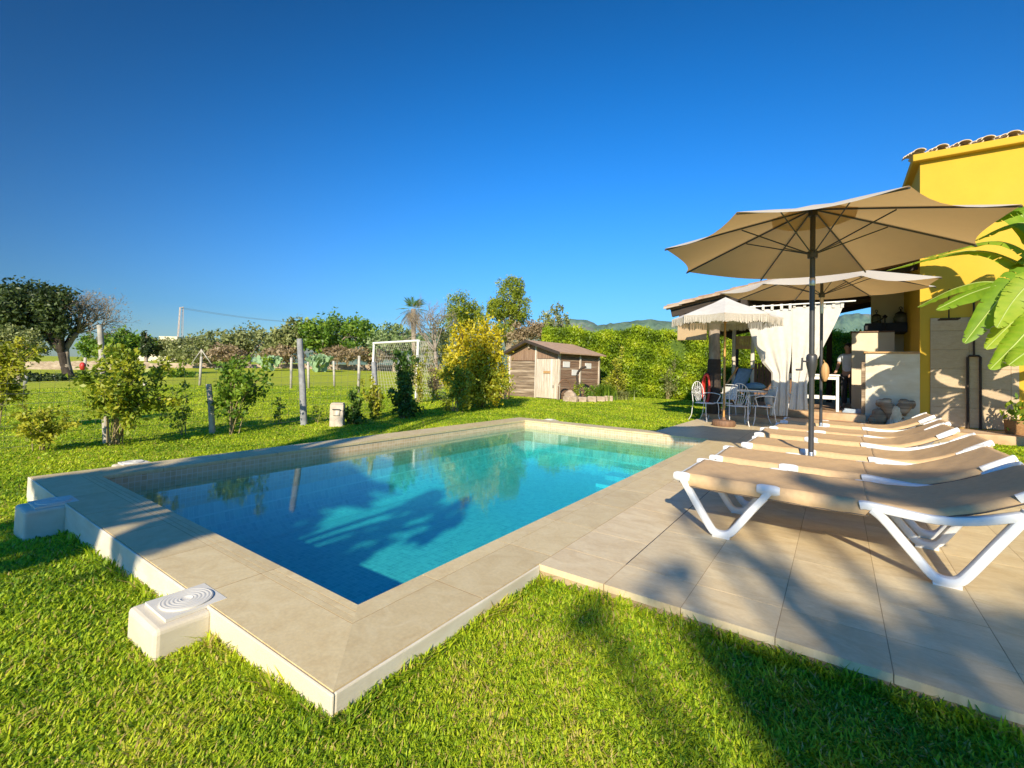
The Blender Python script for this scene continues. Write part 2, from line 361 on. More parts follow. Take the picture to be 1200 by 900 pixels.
GX, GY = np.meshgrid(gx, gy, indexing='ij'); V = np.stack([GX, GY, gz(GX, GY)], -1).reshape(-1, 3); ny = len(gy)
I, J = np.meshgrid(np.arange(len(gx)-1), np.arange(ny-1), indexing='ij'); I = I.ravel(); J = J.ravel()
cx = (gx[I]+gx[I+1])/2; cy = (gy[J]+gy[J+1])/2; keep = ~((cx > -4.1)&(cx < .2)&(cy > -.2)&(cy < 7.5)); I = I[keep]; J = J[keep]
F = np.stack([I*ny+J, (I+1)*ny+J, (I+1)*ny+J+1, I*ny+J+1], 1)
lawn = raw_mesh('lawn', V, F, M['lawn'], smooth=True); tag(lawn, 'sunlit green lawn with paler dry patches around the pool', 'lawn', kind='structure')
# ---------------------------------------------------------------- swimming pool
pool = thing('swimming_pool', 'rectangular swimming pool with pale stone coping and white rendered outer wall', 'swimming pool', (0, 0, 0))
def side_piece(mb, side, o0, o1, a0, a1, first, last, z0=-.032, z1=0.0):
    "a piece of coping between offsets o0..o1 from the water edge and a0..a1 along the side"
    e = {'near': (CL/CN, CR/CN), 'far': (CL/CN, CR/CN), 'right': (CN/CR, CN/CR), 'left': (CN/CL, CN/CL)}[side]
    f = lambda o: (a0-o*e[0] if first else a0, a1+o*e[1] if last else a1)
    (i0, i1), (j0, j1) = f(o0), f(o1)
    if side == 'near': p = [(j0,-o1),(j1,-o1),(i1,-o0),(i0,-o0)]
    if side == 'far': p = [(i0,PL+o0),(i1,PL+o0),(j1,PL+o1),(j0,PL+o1)]
    if side == 'right': p = [(o0,i0),(o1,j0),(o1,j1),(o0,i1)]
    if side == 'left': p = [(-PW-o1,j0),(-PW-o0,i0),(-PW-o0,i1),(-PW-o1,j1)]
    mb.slab(p, z0, z1)
cp = MB(); bed = MB(); G = .0022
for side, lo, hi, w, cuts in (('near', -PW, 0, CN, [-3.18,-2.55,-1.92,-1.30,-.68]), ('far', -PW, 0, CN, [-3.2,-2.6,-2.0,-1.4,-.8]),
                              ('right', 0, PL, CR, [.42,1.08,1.69,2.30,2.91,3.52,4.13,4.74,5.35,5.96,6.6]), ('left', 0, PL, CL, [.5,1.1,1.7,2.3,2.9,3.5,4.1,4.7,5.3,5.9,6.6])):
    ed = [lo]+cuts+[hi]
    strips = [(-.012,.0305),(.033,.0645),(.067,.100),(.103,w)] if side != 'right' else [(-.012,.100),(.1025,w)]
    for k in range(len(ed)-1):
        for o0, o1 in strips:
            side_piece(cp, side, o0, o1, ed[k]+(G if k else 0), ed[k+1]-(G if k < len(ed)-2 else 0), k == 0, k == len(ed)-2, z1=random.uniform(-.0003, .0003))
    side_piece(bed, side, .004, w-.006, lo, hi, True, True, -.05, -.0009)
cp.build('coping', M['coping'], pool)
bed.build('coping_bed', M['grout'], pool)
ow = MB(); zb = -.6
ow.bb(-PW-CL-.014, CR+.014, -CN-.014, -CN-.0005, zb, -.0025); ow.bb(CR+.0005, CR+.014, -CN-.0005, TY0-.0, zb, -.0025); ow.bb(-PW-CL-.014, -PW-CL-.001, -CN-.0005, PL+CN, zb, -.0025); ow.bb(-PW-CL+.012, CR-.012, -CN+.012, -CN+.16, zb, -.0325); ow.bb(CR-.16, CR-.012, -CN+.162, TY0+.02, zb, -.0335)
ow.bb(-PW-CL+.012, -PW-CL+.16, -CN+.162, PL+CN-.162, zb, -.0335); ow.bb(-PW-CL+.012, CR-.012, PL+CN-.16, PL+CN-.012, zb, -.0345)
ow.build('outer_wall', M['white_wall'], pool, bevel=.008)
def mosaic(name, wall, c1, c2, c3, mortar):
    m, nt, bs, out = nodes(name); tc = nt.nodes.new('ShaderNodeTexCoord'); sp = nt.nodes.new('ShaderNodeSeparateXYZ'); nt.links.new(tc.outputs['Object'], sp.inputs[0])
    cb = nt.nodes.new('ShaderNodeCombineXYZ')
    if wall: nt.links.new(mathn(nt, 'ADD', sp.outputs[0], sp.outputs[1]), cb.inputs[0]); nt.links.new(sp.outputs[2], cb.inputs[1])
    else: nt.links.new(sp.outputs[0], cb.inputs[0]); nt.links.new(sp.outputs[1], cb.inputs[1])
    def br(a, b):
        t = nt.nodes.new('ShaderNodeTexBrick'); t.offset = 0; t.squash = 1; t.inputs['Scale'].default_value = 1; t.inputs['Brick Width'].default_value = .05; t.inputs['Row Height'].default_value = .05
        t.inputs['Mortar Size'].default_value = .0028; t.inputs['Color1'].default_value = (*a, 1); t.inputs['Color2'].default_value = (*b, 1); t.inputs['Mortar'].default_value = (*mortar, 1)
        nt.links.new(cb.outputs[0], t.inputs['Vector']); return t
    t = br(c1, c2); n = noise(nt, tc.outputs['Object'], 11, 3)
    col = mixc(nt, n, t.outputs[0], mixc(nt, .6, t.outputs[0], c3)); nt.links.new(col, bs.inputs['Base Color'])
    bs.inputs['Roughness'].default_value = .3; return m
M['mosaic_wall'] = mosaic('mosaic_wall', True, (.60,.43,.24), (.44,.28,.13), (.64,.53,.36), (.62,.55,.42))
M['mosaic_floor'] = mosaic('mosaic_floor', False, (.62,.62,.53), (.36,.40,.37), (.70,.71,.63), (.72,.72,.65))
PD = -.88
bw = MB()
bw.bb(-PW-.25, .25, -.25, 0, PD-.2, -.033); bw.bb(-PW-.25, .25, PL, PL+.25, PD-.2, -.034); bw.bb(0, .25, 0.001, PL-.001, PD-.2, -.034); bw.bb(-PW-.25, -PW, 0.001, PL-.001, PD-.2, -.034)
bw.build('basin_wall', M['mosaic_wall'], pool)
cv = MB(); RC = .42; arc = [(RC-RC*math.sin(a), RC-RC*math.cos(a)) for a in np.linspace(0, math.pi/2, 9)]
cv.add([v for o_, z_ in arc for v in ((-PW+o_-.0, .002, PD+z_+.003), (-PW+o_, PL-.002, PD+z_+.003))], [(2*i, 2*i+1, 2*i+3, 2*i+2) for i in range(8)])
cv.add([v for o_, z_ in arc for v in ((-PW+.002, PL-o_, PD+z_+.002), (-.002, PL-o_, PD+z_+.002))], [(2*i+2, 2*i+3, 2*i+1, 2*i) for i in range(8)])
cv.build('basin_cove', M['mosaic_floor'], pool, smooth='all')
MB().bb(-PW-.1, .1, -.1, PL+.1, PD-.2, PD).build('basin_floor', M['mosaic_floor'], pool)
for i, (y0, z1) in enumerate(((PL-.42, -.64), (PL-.80, -.73), (PL-1.18, -.81))):
    MB().bb(-1.6, -.001, y0, PL-.001 if i == 0 else y0+.379, PD, z1).build('pool_step', M['mosaic_floor'], pool, bevel=.01)
M['lid'] = mat('lid_plastic', (.66,.62,.53), (.60,.56,.47), 6, .5)
def skimmer(x0, x1, y0, y1, axis_):
    h = MB(); zt = -.012; hx, hy = (x0+x1)/2, (y0+y1)/2; gl = float(min(gz(x0, y0), gz(x1, y1)))
    h.bb(x0, x1, y0, y1, gl-.25, zt)
    o = h.build('skimmer_housing', M['white_wall'], pool, bevel=.022, seg=3)
    l = MB(); r = .105 if axis_ == 'n' else .09; cx_, cy_ = (hx, y1-.052) if axis_ == 'n' else (hx, hy)
    prof = [(r, 0), (r, .006)]
    k = 0; rr = r-.006
    while rr > .03: prof += [(rr, .008), (rr-.003, .0066), (rr-.007, .0066), (rr-.010, .008)]; rr -= .016
    prof += [(.02, .004), (.008, .002)]
    l.lathe(prof, 40, (cx_, cy_, .0022))
    l.bb(cx_-r*1.16, cx_+r*1.16, cy_-r*1.16, cy_+r*1.16, -.011, .0018)
    l.build('skimmer_lid', M['lid'], o, smooth=True)
bl = ground(172, 757)
skimmer(-.825, -.50, -.625, -.3982, 'n'); skimmer(-3.285, -2.97, -.635, -.3982, 'n')
skimmer(-PW-CL-.22, -PW-CL-.001, .24, .56, 'w'); skimmer(-3.72, -3.35, PL+CN+.001, PL+CN+.24, 'f')
# water
def water_material():
    m, nt, bs, out = nodes('pool_water'); nt.nodes.remove(bs); v = coords(nt, 'Object')
    n1 = noise(nt, v, 3.2, 2, .5, .4); n2 = noise(nt, v, 42, 2, .5, .3)
    b = nt.nodes.new('ShaderNodeBump'); b.inputs['Strength'].default_value = .032; b.inputs['Distance'].default_value = .02
    nt.links.new(mathn(nt, 'ADD', n1, mathn(nt, 'MULTIPLY', n2, .30)), b.inputs['Height'])
    lw = nt.nodes.new('ShaderNodeLayerWeight'); lw.inputs['Blend'].default_value = .5; nt.links.new(b.outputs[0], lw.inputs['Normal'])
    f = mathn(nt, 'MULTIPLY_ADD', mathn(nt, 'POWER', lw.outputs['Facing'], 5), .98); f.node.inputs[2].default_value = .02
    ge = nt.nodes.new('ShaderNodeNewGeometry'); sx = nt.nodes.new('ShaderNodeSeparateXYZ'); nt.links.new(ge.outputs['Normal'], sx.inputs[0])
    f = mathn(nt, 'MULTIPLY', f, mathn(nt, 'GREATER_THAN', sx.outputs[2], .5)); f = mathn(nt, 'MULTIPLY', f, mathn(nt, 'SUBTRACT', 1.0, ge.outputs['Backfacing']))
    tr = nt.nodes.new('ShaderNodeBsdfTransparent'); gl = nt.nodes.new('ShaderNodeBsdfGlossy'); gl.inputs['Roughness'].default_value = .015; nt.links.new(b.outputs[0], gl.inputs['Normal'])
    mx = nt.nodes.new('ShaderNodeMixShader'); nt.links.new(f, mx.inputs[0]); nt.links.new(tr.outputs[0], mx.inputs[1]); nt.links.new(gl.outputs[0], mx.inputs[2]); nt.links.new(mx.outputs[0], out.inputs['Surface'])
    va = nt.nodes.new('ShaderNodeVolumeAbsorption'); va.inputs['Color'].default_value = (.06, .84, .87, 1); va.inputs['Density'].default_value = .88
    nt.links.new(va.outputs[0], out.inputs['Volume']); return m
wb = MB().bb(-PW-.05, .05, -.05, PL+.05, PD-.05, -.118).build('water', water_material()); tag(wb, 'clear turquoise pool water with reflections of the trees', 'water', kind='structure')
# ---------------------------------------------------------------- terrace
tr = MB(); rr_ = random.Random(3)
xs = [CR+.003, .81]; x = .81
while x < TX1-.05: x = min(x+.396, TX1); xs.append(x)
def tiles(x0, x1, ya, yb, first, ln=.75):
    y = ya; k = first
    while y < yb-.01:
        y2 = min(y+k, yb); k = ln
        if yb-y2 < .12: y2 = yb
        z = rr_.uniform(-.0003, .0003); tr.bb(x0+.0018, x1-.0018, y+.0018, y2-.0018, -.035, z); y = y2
for i in range(len(xs)-1):
    x0 = xs[i]+(.003 if abs(xs[i]-.81) < 1e-6 else 0)
    tiles(x0, xs[i+1], TY0, 1.25, .4, .4); tiles(x0, xs[i+1], 1.25, TY1, .75 if i % 2 else .40)
xx = np.arange(TXL, CR, .3685)
for i in range(len(xx)-1): tiles(xx[i], xx[i+1], PL+CN+.003, TY1, .4 if i % 2 else .75)
tr_o = tr.build('terrace', M['stone']); tag(tr_o, 'sandy stone slab terrace along the pool under the loungers', 'terrace', kind='structure')
MB().bb(.8088, .8142, TY0+.32, TY1, -.03, -.0002).build('expansion_joint', M['black'], tr_o)
tb = MB(); tb.bb(CR-.01, TX1-.012, TY0+.012, TY1+.05, -.5, -.0010); tb.bb(TXL+.012, CR-.011, PL+CN-.004, TY1+.05, -.5, -.0012)
M['bed'] = mat('pale_mortar', (.42,.31,.18), (.32,.22,.12), 5, .9, .4, 30)
tag(tb.build('terrace_base', M['bed']), 'pale mortar base under the terrace slabs', 'terrace', kind='structure')
ph = MB(); ph.bb(-1.0, 12, TY1+.03, 26, -.4, .14); ph.bb(-.55, 2.37, 12.05, 26, .13, .30)
tag(ph.build('porch_floor', M['terracotta'], bevel=.012), 'reddish brown raised porch floor behind the loungers', 'porch floor', kind='structure')
# ---------------------------------------------------------------- grass blades
def grass():
    g = np.random.default_rng(5); n = 780000
    r = np.exp(g.uniform(math.log(.85), math.log(26), n)); a = CYAW + g.uniform(-1.12, 1.02, n)
    x = CPOS[0]+r*np.sin(a); y = CPOS[1]+r*np.cos(a)
    ins = (x > -PW-CL-.0)&(x < CR)&(y > -CN)&(y < PL+CN)
    for x0, x1, y0, y1 in ((-.83, -.495, -.63, -.39), (-3.29, -2.965, -.64, -.39), (-PW-CL-.23, -PW-CL, .23, .57), (-3.73, -3.34, PL+CN, PL+CN+.25), (CR-.02, TX1, TY0, 40), (TXL, CR, PL, 40), (-1.0, 12, TY1, 60)):
        ins |= (x > x0)&(x < x1)&(y > y0)&(y < y1)
    x, y, r = x[~ins], y[~ins], r[~ins]; n = len(x)
    # patchiness
    pat = .5+.5*np.sin(x*1.9+1.7*np.sin(y*1.3))*np.sin(y*2.3+1.1*np.sin(x*1.7)); pat2 = .5+.5*np.sin(x*7.3+2*np.sin(y*5.1))*np.sin(y*6.7+2*np.sin(x*6.1))
    h = (.0185+.007*r**.5*.6)*g.uniform(.5, 1.25, n)*(.75+.5*pat2); h = np.minimum(h, .075)
    edge = np.minimum.reduce([np.abs(np.where((x > -PW-CL-.1)&(x < CR+.1), y+CN, 9)), np.abs(np.where((y > -CN-.1)&(y < 1.1), x-CR, 9)), np.abs(np.where((x > CR)&(x < TX1), y-TY0, 9))])
    h = np.where(edge < .06, h*g.uniform(1.2, 2.5, n), h)
    w = .0029*(1+.33*np.maximum(r-1, 0)**.8)*g.uniform(.7, 1.35, n); w = np.minimum(w, .013)
    ph = g.uniform(0, 2*np.pi, n); lean = g.uniform(.1, 1.5, n)*h
    z = gz(x, y)-.004; dx, dy = np.cos(ph), np.sin(ph); sx_, sy_ = -dy, dx
    P0 = np.stack([x, y, z], 1); S = np.stack([sx_, sy_, 0*x], 1)*w[:, None]; D = np.stack([dx, dy, 0*x], 1)
    mid = P0+D*(lean*.35)[:, None]+np.array([0, 0, 1])*(h*.6)[:, None]; tip = P0+D*lean[:, None]+np.array([0, 0, 1])*(h*g.uniform(.75, 1.05, n))[:, None]
    V = np.stack([P0-S, P0+S, mid+S*.8, mid-S*.8, tip+S*.08, tip-S*.08], 1).reshape(-1, 3); b = np.arange(n)[:, None]*6
    F = np.concatenate([b+np.array([[0, 1, 2, 3]]), b+np.array([[3, 2, 4, 5]])], 0)
    t = np.clip(.30+.34*(pat-.5)+.22*(pat2-.5)+g.normal(0, .17, n), 0, .78); dry = g.uniform(0, 1, n) < (.07+.16*np.clip(pat*pat2*1.6-.3, 0, 1))*np.clip(1.4-r/6, .15, 1); t = np.where(dry, g.uniform(.8, 1, n), t)
    m = leafmat('grass_blades', (.10,.22,.010), (.41,.55,.018), (.68,.70,.04), .45, .5, .3)
    rp = [x_ for x_ in m.node_tree.nodes if x_.bl_idname == 'ShaderNodeValToRGB'][0].color_ramp.elements
    rp[1].position = .38; rp[2].position = .74; e = rp.new(.82); e.color = (.62, .52, .14, 1); e = rp.new(1.0); e.color = (.50, .36, .13, 1)
    o = raw_mesh('grass', V, F, m, tone=np.repeat(t, 6)); tag(o, 'short sunlit lawn grass around the pool', 'grass', kind='stuff')
grass()
# ---------------------------------------------------------------- hills
M['hill'] = mat('hill_scrub', (.13,.20,.11), (.065,.12,.07), .02, 1, 0, third=(.26,.24,.19), detail=9, lo=.4, hi=.6)
def hill(name, label, prof, D, depth_, seed):
    "ridge line given as (px, py) at distance D, with a real slope in front of and behind it"
    g = random.Random(seed); px = np.arange(prof[0][0], prof[-1][0]+.1, 4.0); py = np.interp(px, [p[0] for p in prof], [p[1] for p in prof])
    mb = MB(); n = len(px); rows = []
    fr = [(-1.0, 0), (-.62, .30), (-.35, .58), (-.15, .86), (0, 1), (.25, .8), (.7, .3), (1, 0)]
    for t, hh in fr:
        row = []
        for i in range(n):
            P = at(px[i], py[i], D); b = at(px[i], 470, D); zz = P[2]+D*.0006*(g.random()-.5)*(1 if hh < 1 else .5)
            dirv = unit(np.array([P[0]-CPOS[0], P[1]-CPOS[1], 0])); w = g.uniform(-.05, .05)*depth_
            q = np.array([P[0], P[1], 0])+dirv*(t*depth_+w); row.append((q[0], q[1], -4+(zz+4)*hh*(1+(g.random()-.5)*.08*(hh not in (0, 1)))))
        rows.append(row)
    vs = [v for r_ in rows for v in r_]; mb.add(vs, [(a*n+i, a*n+i+1, (a+1)*n+i+1, (a+1)*n+i) for a in range(len(rows)-1) for i in range(n-1)])
    o = mb.build(name, M['hill'], smooth='all'); tag(o, label, 'hill', kind='structure')
hill('far_hills', 'low wooded hill behind the hedge', [(655,392),(668,386),(690,383),(715,379),(740,376),(765,374.5),(785,376),(810,377.5),(840,381),(880,389),(900,392)], 1500, 450, 1)
hill('far_hills', 'rocky mountain ridge with cliff left of the round hill', [(560,394),(600,388),(640,378),(655,374.5),(672,374),(690,376),(697,378.5),(704,384),(730,389),(760,392)], 2600, 700, 2)
hill('far_hills', 'bluish mountain seen through the porch opening', [(930,392),(960,379),(985,370),(1000,367),(1015,367.5),(1035,370),(1060,377),(1090,388)], 3200, 900, 3)
hill('far_hills', 'faint low hills on the left horizon', [(215,402),(250,398),(300,395),(340,392),(400,391),(470,390),(520,391),(560,394),(600,397)], 3000, 700, 4)
# ================================================================== LOUNGERS
def rrect(w, h, r=.3, n=3):
    out = []
    for cx_, cy_, a0 in ((w/2, h/2, 0), (-w/2, h/2, 90), (-w/2, -h/2, 180), (w/2, -h/2, 270)):
        rr = min(w, h)*r; ox = cx_-math.copysign(rr, cx_); oy = cy_-math.copysign(rr, cy_)
        for k in range(n): a = R_(a0+90*k/(n-1)); out.append((ox+rr*math.cos(a), oy+rr*math.sin(a)))
    return out
def smooth_path(pts, n=6):
    P = [np.array(p, float) for p in pts]; out = []
    for i in range(len(P)-1):
        p0, p1, p2, p3 = P[max(i-1, 0)], P[i], P[i+1], P[min(i+2, len(P)-1)]
        for k in range(n):
            t = k/n; out.append(.5*((2*p1)+(-p0+p2)*t+(2*p0-5*p1+4*p2-p3)*t*t+(-p0+3*p1-3*p2+p3)*t**3))
    out.append(P[-1]); return out
LW = .70
def bz(x):
    "height of the sling along the lounger"
    return float(np.interp(x, [0,.06,.3,.62,.9,1.12,1.25,1.42,1.6,1.75,1.9], [.388,.392,.385,.388,.383,.386,.380,.392,.455,.53,.612]))
def lounger(loc, label, rz=0):
    t = thing('sun_lounger', label, 'sun lounger', loc, rz, 'white sun loungers with tan slings in a row')
    for y in (.0, LW):
        s = 1 if y == 0 else -1
        f = MB(); f.sweep(smooth_path([(.035,y,.385),(.06,y,.35),(.17,y,.17),(.245,y,.055),(.275,y,.028),(.315,y,.022),(.36,y,.034),(.40,y,.075),(.50,y,.22),(.585,y,.335),(.60,y,.37)], 4), rrect(.05,.058,.35), up=(0,1,0))
        f.box((.315,y,.009),(.11,.045,.018)); f.build('front_leg', M['resin'], t, smooth=True)
        f = MB(); f.sweep(smooth_path([(1.135,y,.355),(1.19,y,.31),(1.29,y,.185),(1.385,y,.065),(1.42,y,.036),(1.465,y,.026),(1.51,y,.038),(1.55,y,.085),(1.66,y,.265),(1.755,y,.42),(1.775,y,.465)], 4), rrect(.05,.062,.35), up=(0,1,0))
        f.box((1.465,y,.010),(.12,.045,.020)); f.build('rear_leg', M['resin'], t, smooth=True)
        f = MB(); f.sweep(smooth_path([(1.08,y,.368),(1.12,y,.372),(1.25,y,.360),(1.42,y,.352),(1.58,y,.378),(1.75,y,.435),(1.90,y,.49)], 4), rrect(.05,.056,.3), up=(0,1,0))
        f.build('rear_rail', M['resin'], t, smooth=True)
        f = MB(); f.sweep([(x,y+s*.045,bz(x)-.045) for x in np.linspace(.015,1.14,16)], rrect(.04,.045,.3), up=(0,1,0)); f.build('side_rail', M['resin'], t, smooth=True)
        f = MB(); f.sweep([(x,y+s*.05,bz(x)-.020) for x in np.linspace(1.14,1.89,18)], rrect(.03,.04,.3), up=(0,1,0))
        f.sweep(smooth_path([(1.74,y+s*.004,bz(1.74)-.006),(1.79,y+s*.0,bz(1.79)+.000),(1.86,y+s*.0,bz(1.86)+.004),(1.905,y+s*.03,bz(1.9)+.004)], 4), rrect(.056,.034,.48), up=(0,1,0)); f.build('back_frame', M['resin'], t, smooth=True)
        for x0, x1 in ((-.012, .10), (.53, .665)):
            c = MB(); kf = lambda i: math.sin(math.pi*.5*min(1, (min(i, 8-i)+.7)/2.6))
            c.sweep([(x0+(x1-x0)*k/8, y+s*.004, bz((x0+x1)/2)-.016) for k in range(9)], lambda i: [(a*(.55+.45*kf(i)), b*(.5+.5*kf(i))) for a, b in rrect(.070,.066,.48,5)], up=(0,1,0))
            c.build('end_cap', M['resin'], t, smooth=True)
    for x, z in ((.02,.372),(.62,.34),(1.16,.335)): MB().bb(x-.02, x+.02, .026, LW-.026, z-.02, z+.012).build('cross_bar', M['resin'], t, bevel=.006)
    MB().sweep([(1.88, y, bz(1.88)-.022) for y in np.linspace(.02, LW-.02, 4)], rrect(.034,.034,.4)).build('head_bar', M['resin'], t, smooth=True)
    def sl(x0, x1, e, nu):
        def fn(u, v):
            x = x0+(x1-x0)*u; y = -e+(LW+2*e)*v; s_ = min(v, 1-v); sag = -.020*math.sin(math.pi*v)*(1 if x < 1.2 else .7)*math.sin(math.pi*min(1, max(0, (x-.02)/1.86)))
            dz = -(.085 if x < 1.125 else .045)*(1-min(1, s_/.045))**1.5
            return (x, y, bz(x)+.012+sag+dz+.0018*math.sin(x*37+v*9)*math.sin(v*23+x*5))
        return fn
    MB().grid(sl(.045, 1.13, .022, 44), 44, 40).build('seat_sling', M['sling'], t, smooth='all', solid=.004)
    MB().grid(sl(1.118, 1.905, .014, 32), 32, 40).build('backrest_sling', M['sling'], t, smooth='all', solid=.004)
    for v in (.002, LW-.002): MB().tube([(x, v-.021 if v < .1 else v+.021, bz(x)-.070) for x in np.linspace(.11, 1.12, 20)], .005, 6).build('piping', M['sling_dark'], t)
    for v in (.0, LW): MB().tube([(x, v-.012 if v < .1 else v+.012, bz(x)-.030) for x in np.linspace(1.2, 1.86, 20)], .0045, 6).build('piping', M['sling_dark'], t)
    return t
LL = [(.850, 2.112, 'white sun lounger nearest the lawn with its tan sling dappled in shade', 0), (.895, 3.06, 'second sun lounger from the lawn, between the nearest one and the big umbrella pole', .02), (.985, 4.17, 'third sun lounger from the lawn, just behind the big umbrella pole', -.018),
      (.965, 5.29, 'fourth sun lounger from the lawn, in the middle of the sunlit row', .025), (1.03, 6.28, 'fifth sun lounger from the lawn, just in front of the far umbrella pole', -.022), (1.06, 7.52, 'farthest sun lounger of the row, closest to the porch', .008)]
l0 = lounger((LL[0][0], LL[0][1], 0), LL[0][2])
for x, y, lb, rz in LL[1:]: dup(l0, (x, y, 0), rz, lb)
# ================================================================== UMBRELLAS
def umbrella(loc, label, r, zr, za, ph, canvas, pole_mat, pole_r, n=8, fringe=0, crank=True, tilt=(0, 0), sagk=.05):
    t = thing('parasol', label, 'parasol', loc, 0)
    x, y = 0, 0
    ca = MB(); N = 14
    tip = [np.array([r*math.cos(ph+2*math.pi*k/n), r*math.sin(ph+2*math.pi*k/n), zr+tilt[0]*math.cos(ph+2*math.pi*k/n)*r+tilt[1]*math.sin(ph+2*math.pi*k/n)*r]) for k in range(n)]
    ap = np.array([0, 0, za])
    def rib(k, s): p = ap+(tip[k % n]-ap)*s; p = p.copy(); p[2] += .004*math.sin(math.pi*s)*r/1.4; return p
    for k in range(n):
        def fn(u, v, k=k):
            s = .04+.96*u; a, b = rib(k, s), rib(k+1, s); p = a+(b-a)*v; w = 4*v*(1-v)
            p = p-(p-np.array([0, 0, p[2]]))*(.075*w*u**3); p[2] -= sagk*w*u*r/1.4*.8; return tuple(p)
        ca.grid(fn, N, 8)
    nz = sum((Vector(ca.v[f[1]])-Vector(ca.v[f[0]])).cross(Vector(ca.v[f[2]])-Vector(ca.v[f[1]])).z for f in ca.f)
    if nz < 0: ca.f = [f[::-1] for f in ca.f]
    c_o = ca.build('canopy', canvas, t, smooth=True)
    top = MB()
    for k in range(n):
        def fn(u, v, k=k):
            s = .30*u; a, b = rib(k, s), rib(k+1, s); p = a+(b-a)*v; p = p+np.array([0, 0, .030-.02*u-.01*4*v*(1-v)*u]); p[0:2] *= .9; return tuple(p)
        top.grid(fn, 4, 5)
    if nz < 0: top.f = [f[::-1] for f in top.f]
    top.build('vent_cap', canvas, c_o, smooth=True)
    hub = zr-.07 if n == 8 and not fringe else zr-.05
    rb = MB(); hubm = MB()
    for k in range(n):
        pts = [rib(k, s)-np.array([0, 0, .016]) for s in np.linspace(.02, 1.0, 10)]
        o = MB().tube(pts, .0085, 6).build('rib', pole_mat, t)
        q = rib(k, .47)-np.array([0, 0, .03]); d = unit(q[:2])
        MB().tube([(d[0]*.03, d[1]*.03, hub), q], .0065, 6).build('strut', pole_mat, o)
    hubm.lathe([(pole_r+.004,hub-.05),(pole_r+.02,hub-.045),(pole_r+.022,hub+.02),(pole_r+.006,hub+.03)], 14); MB().lathe([(.02,za-.09),(.04,za-.085),(.04,za-.03),(.02,za-.02)], 14).build('top_hub', pole_mat, t, smooth=True)
    hubm.build('hub', pole_mat, t, smooth=True)
    MB().lathe([(pole_r,.05),(pole_r,za-.02)], 14).build('pole', pole_mat, t, smooth=True)
    return t, hub
S45 = 2*math.pi/8
u1p = onY(956, 538, 3.93); U1 = (1.615, 3.93, 0)
u1, hub1 = umbrella(U1, 'large beige parasol with dark ribs and crank pole over the loungers, tallest in view', 1.385, 2.40, 2.78, R_(25.5), M['canopy'], M['metal_dark'], .0235, tilt=(.015, -.03))
zc = hz(np.array([*U1[:2], 0]), 953, 425)
ck = MB(); ck.lathe([(.026,zc-.14),(.030,zc-.10),(.046,zc-.02),(.048,zc+.05),(.042,zc+.075),(.03,zc+.085)], 16)
ck.build('crank_housing', M['metal_dark'], u1, smooth=True)
h_ = MB(); h_.tube([(-.03,-.03,zc+.01),(-.075,-.055,zc+.012)], .008, 8); h_.tube([(-.075,-.055,zc+.045),(-.078,-.057,zc-.075)], .008, 8); h_.tube([(-.078,-.057,zc-.07),(-.125,-.08,zc-.072)], .009, 8)
h_.build('crank_handle', M['metal_dark'], u1, smooth=True)
MB().lathe([(.0245,2.015),(.0265,2.02),(.0265,2.085),(.0245,2.09)], 14).build('tilt_collar', M['steel'], u1, smooth=True)
MB().lathe([(.027,.045),(.027,.40),(.0245,.41)], 14).build('base_tube', M['steel'], u1, smooth=True)
MB().lathe([(.24,0),(.26,.012),(.25,.03),(.06,.055),(.03,.09)], 28).build('base', M['metal_dark'], u1, smooth=True)
u2, hub2 = umbrella((1.615, 7.27, 0), 'second beige parasol standing behind the large one, nearer the porch', 1.46, 2.50, 2.87, R_(18), M['canopy'], M['metal_dark'], .022, tilt=(.0, .05))
MB().lathe([(.0245,2.13),(.0255,2.135),(.0255,2.38),(.0245,2.385)], 14).build('tilt_collar', M['steel'], u2, smooth=True)
MB().lathe([(.026,.045),(.026,.42),(.0245,.43)], 14).build('base_tube', M['steel'], u2, smooth=True)
MB().lathe([(.22,0),(.24,.012),(.23,.03),(.06,.055),(.03,.09)], 28).build('base', M['metal_dark'], u2, smooth=True)
bg_ = MB().blob((.05,-.05,1.22),(.055,.05,.15),12,8,.05); bg_.tube([(.03,-.02,1.40),(.05,-.05,1.36)], .006, 6)
tag(bg_.build('cover_bag', M['wood_trim'], None, smooth=True, org=(0,0,0)), 'small tan cloth bag hanging on the far parasol pole', 'bag').location = (1.615, 7.27, -.0)
fb = ground(848, 501); fz = lambda py: hz(fb, 850, py)
u3, hub3 = umbrella((fb[0], fb[1], 0), 'white fringed parasol with wooden pole beside the dining chairs', 1.13, fz(373), fz(349), R_(10), M['cotton'], M['wood_pole'], .022, n=8, fringe=1, sagk=.01)
fr = MB(); zr3 = fz(373)
for k in range(8):
    a0, a1 = R_(10)+S45*k, R_(10)+S45*(k+1); p0, p1 = np.array([math.cos(a0), math.sin(a0)])*1.13, np.array([math.cos(a1), math.sin(a1)])*1.13
    nS = 60
    for i in range(nS):
        v0, v1 = i/nS, (i+.72)/nS
        def pt(v): w = 4*v*(1-v); p = p0+(p1-p0)*v; p = p*(1-.075*w); return np.array([p[0], p[1], zr3-.01*w*.9+.004])
        a, b = pt(v0), pt(v1); L = .165+.015*math.cos(2*math.pi*2*v0)+random.uniform(-.02, .02); o_ = unit(a[:2])*random.uniform(-.012, .016)
        fr.add([a, b, (b[0]+o_[0]*.4, b[1]+o_[1]*.4, b[2]-L*.5), (a[0]+o_[0]*.4, a[1]+o_[1]*.4, a[2]-L*.5), (b[0]+o_[0], b[1]+o_[1], b[2]-L), (a[0]+o_[0]*.9, a[1]+o_[1], a[2]-L)], [(0,1,2,3),(3,2,4,5)])
fr.build('fringe', M['fringe'], u3, solid=.003)
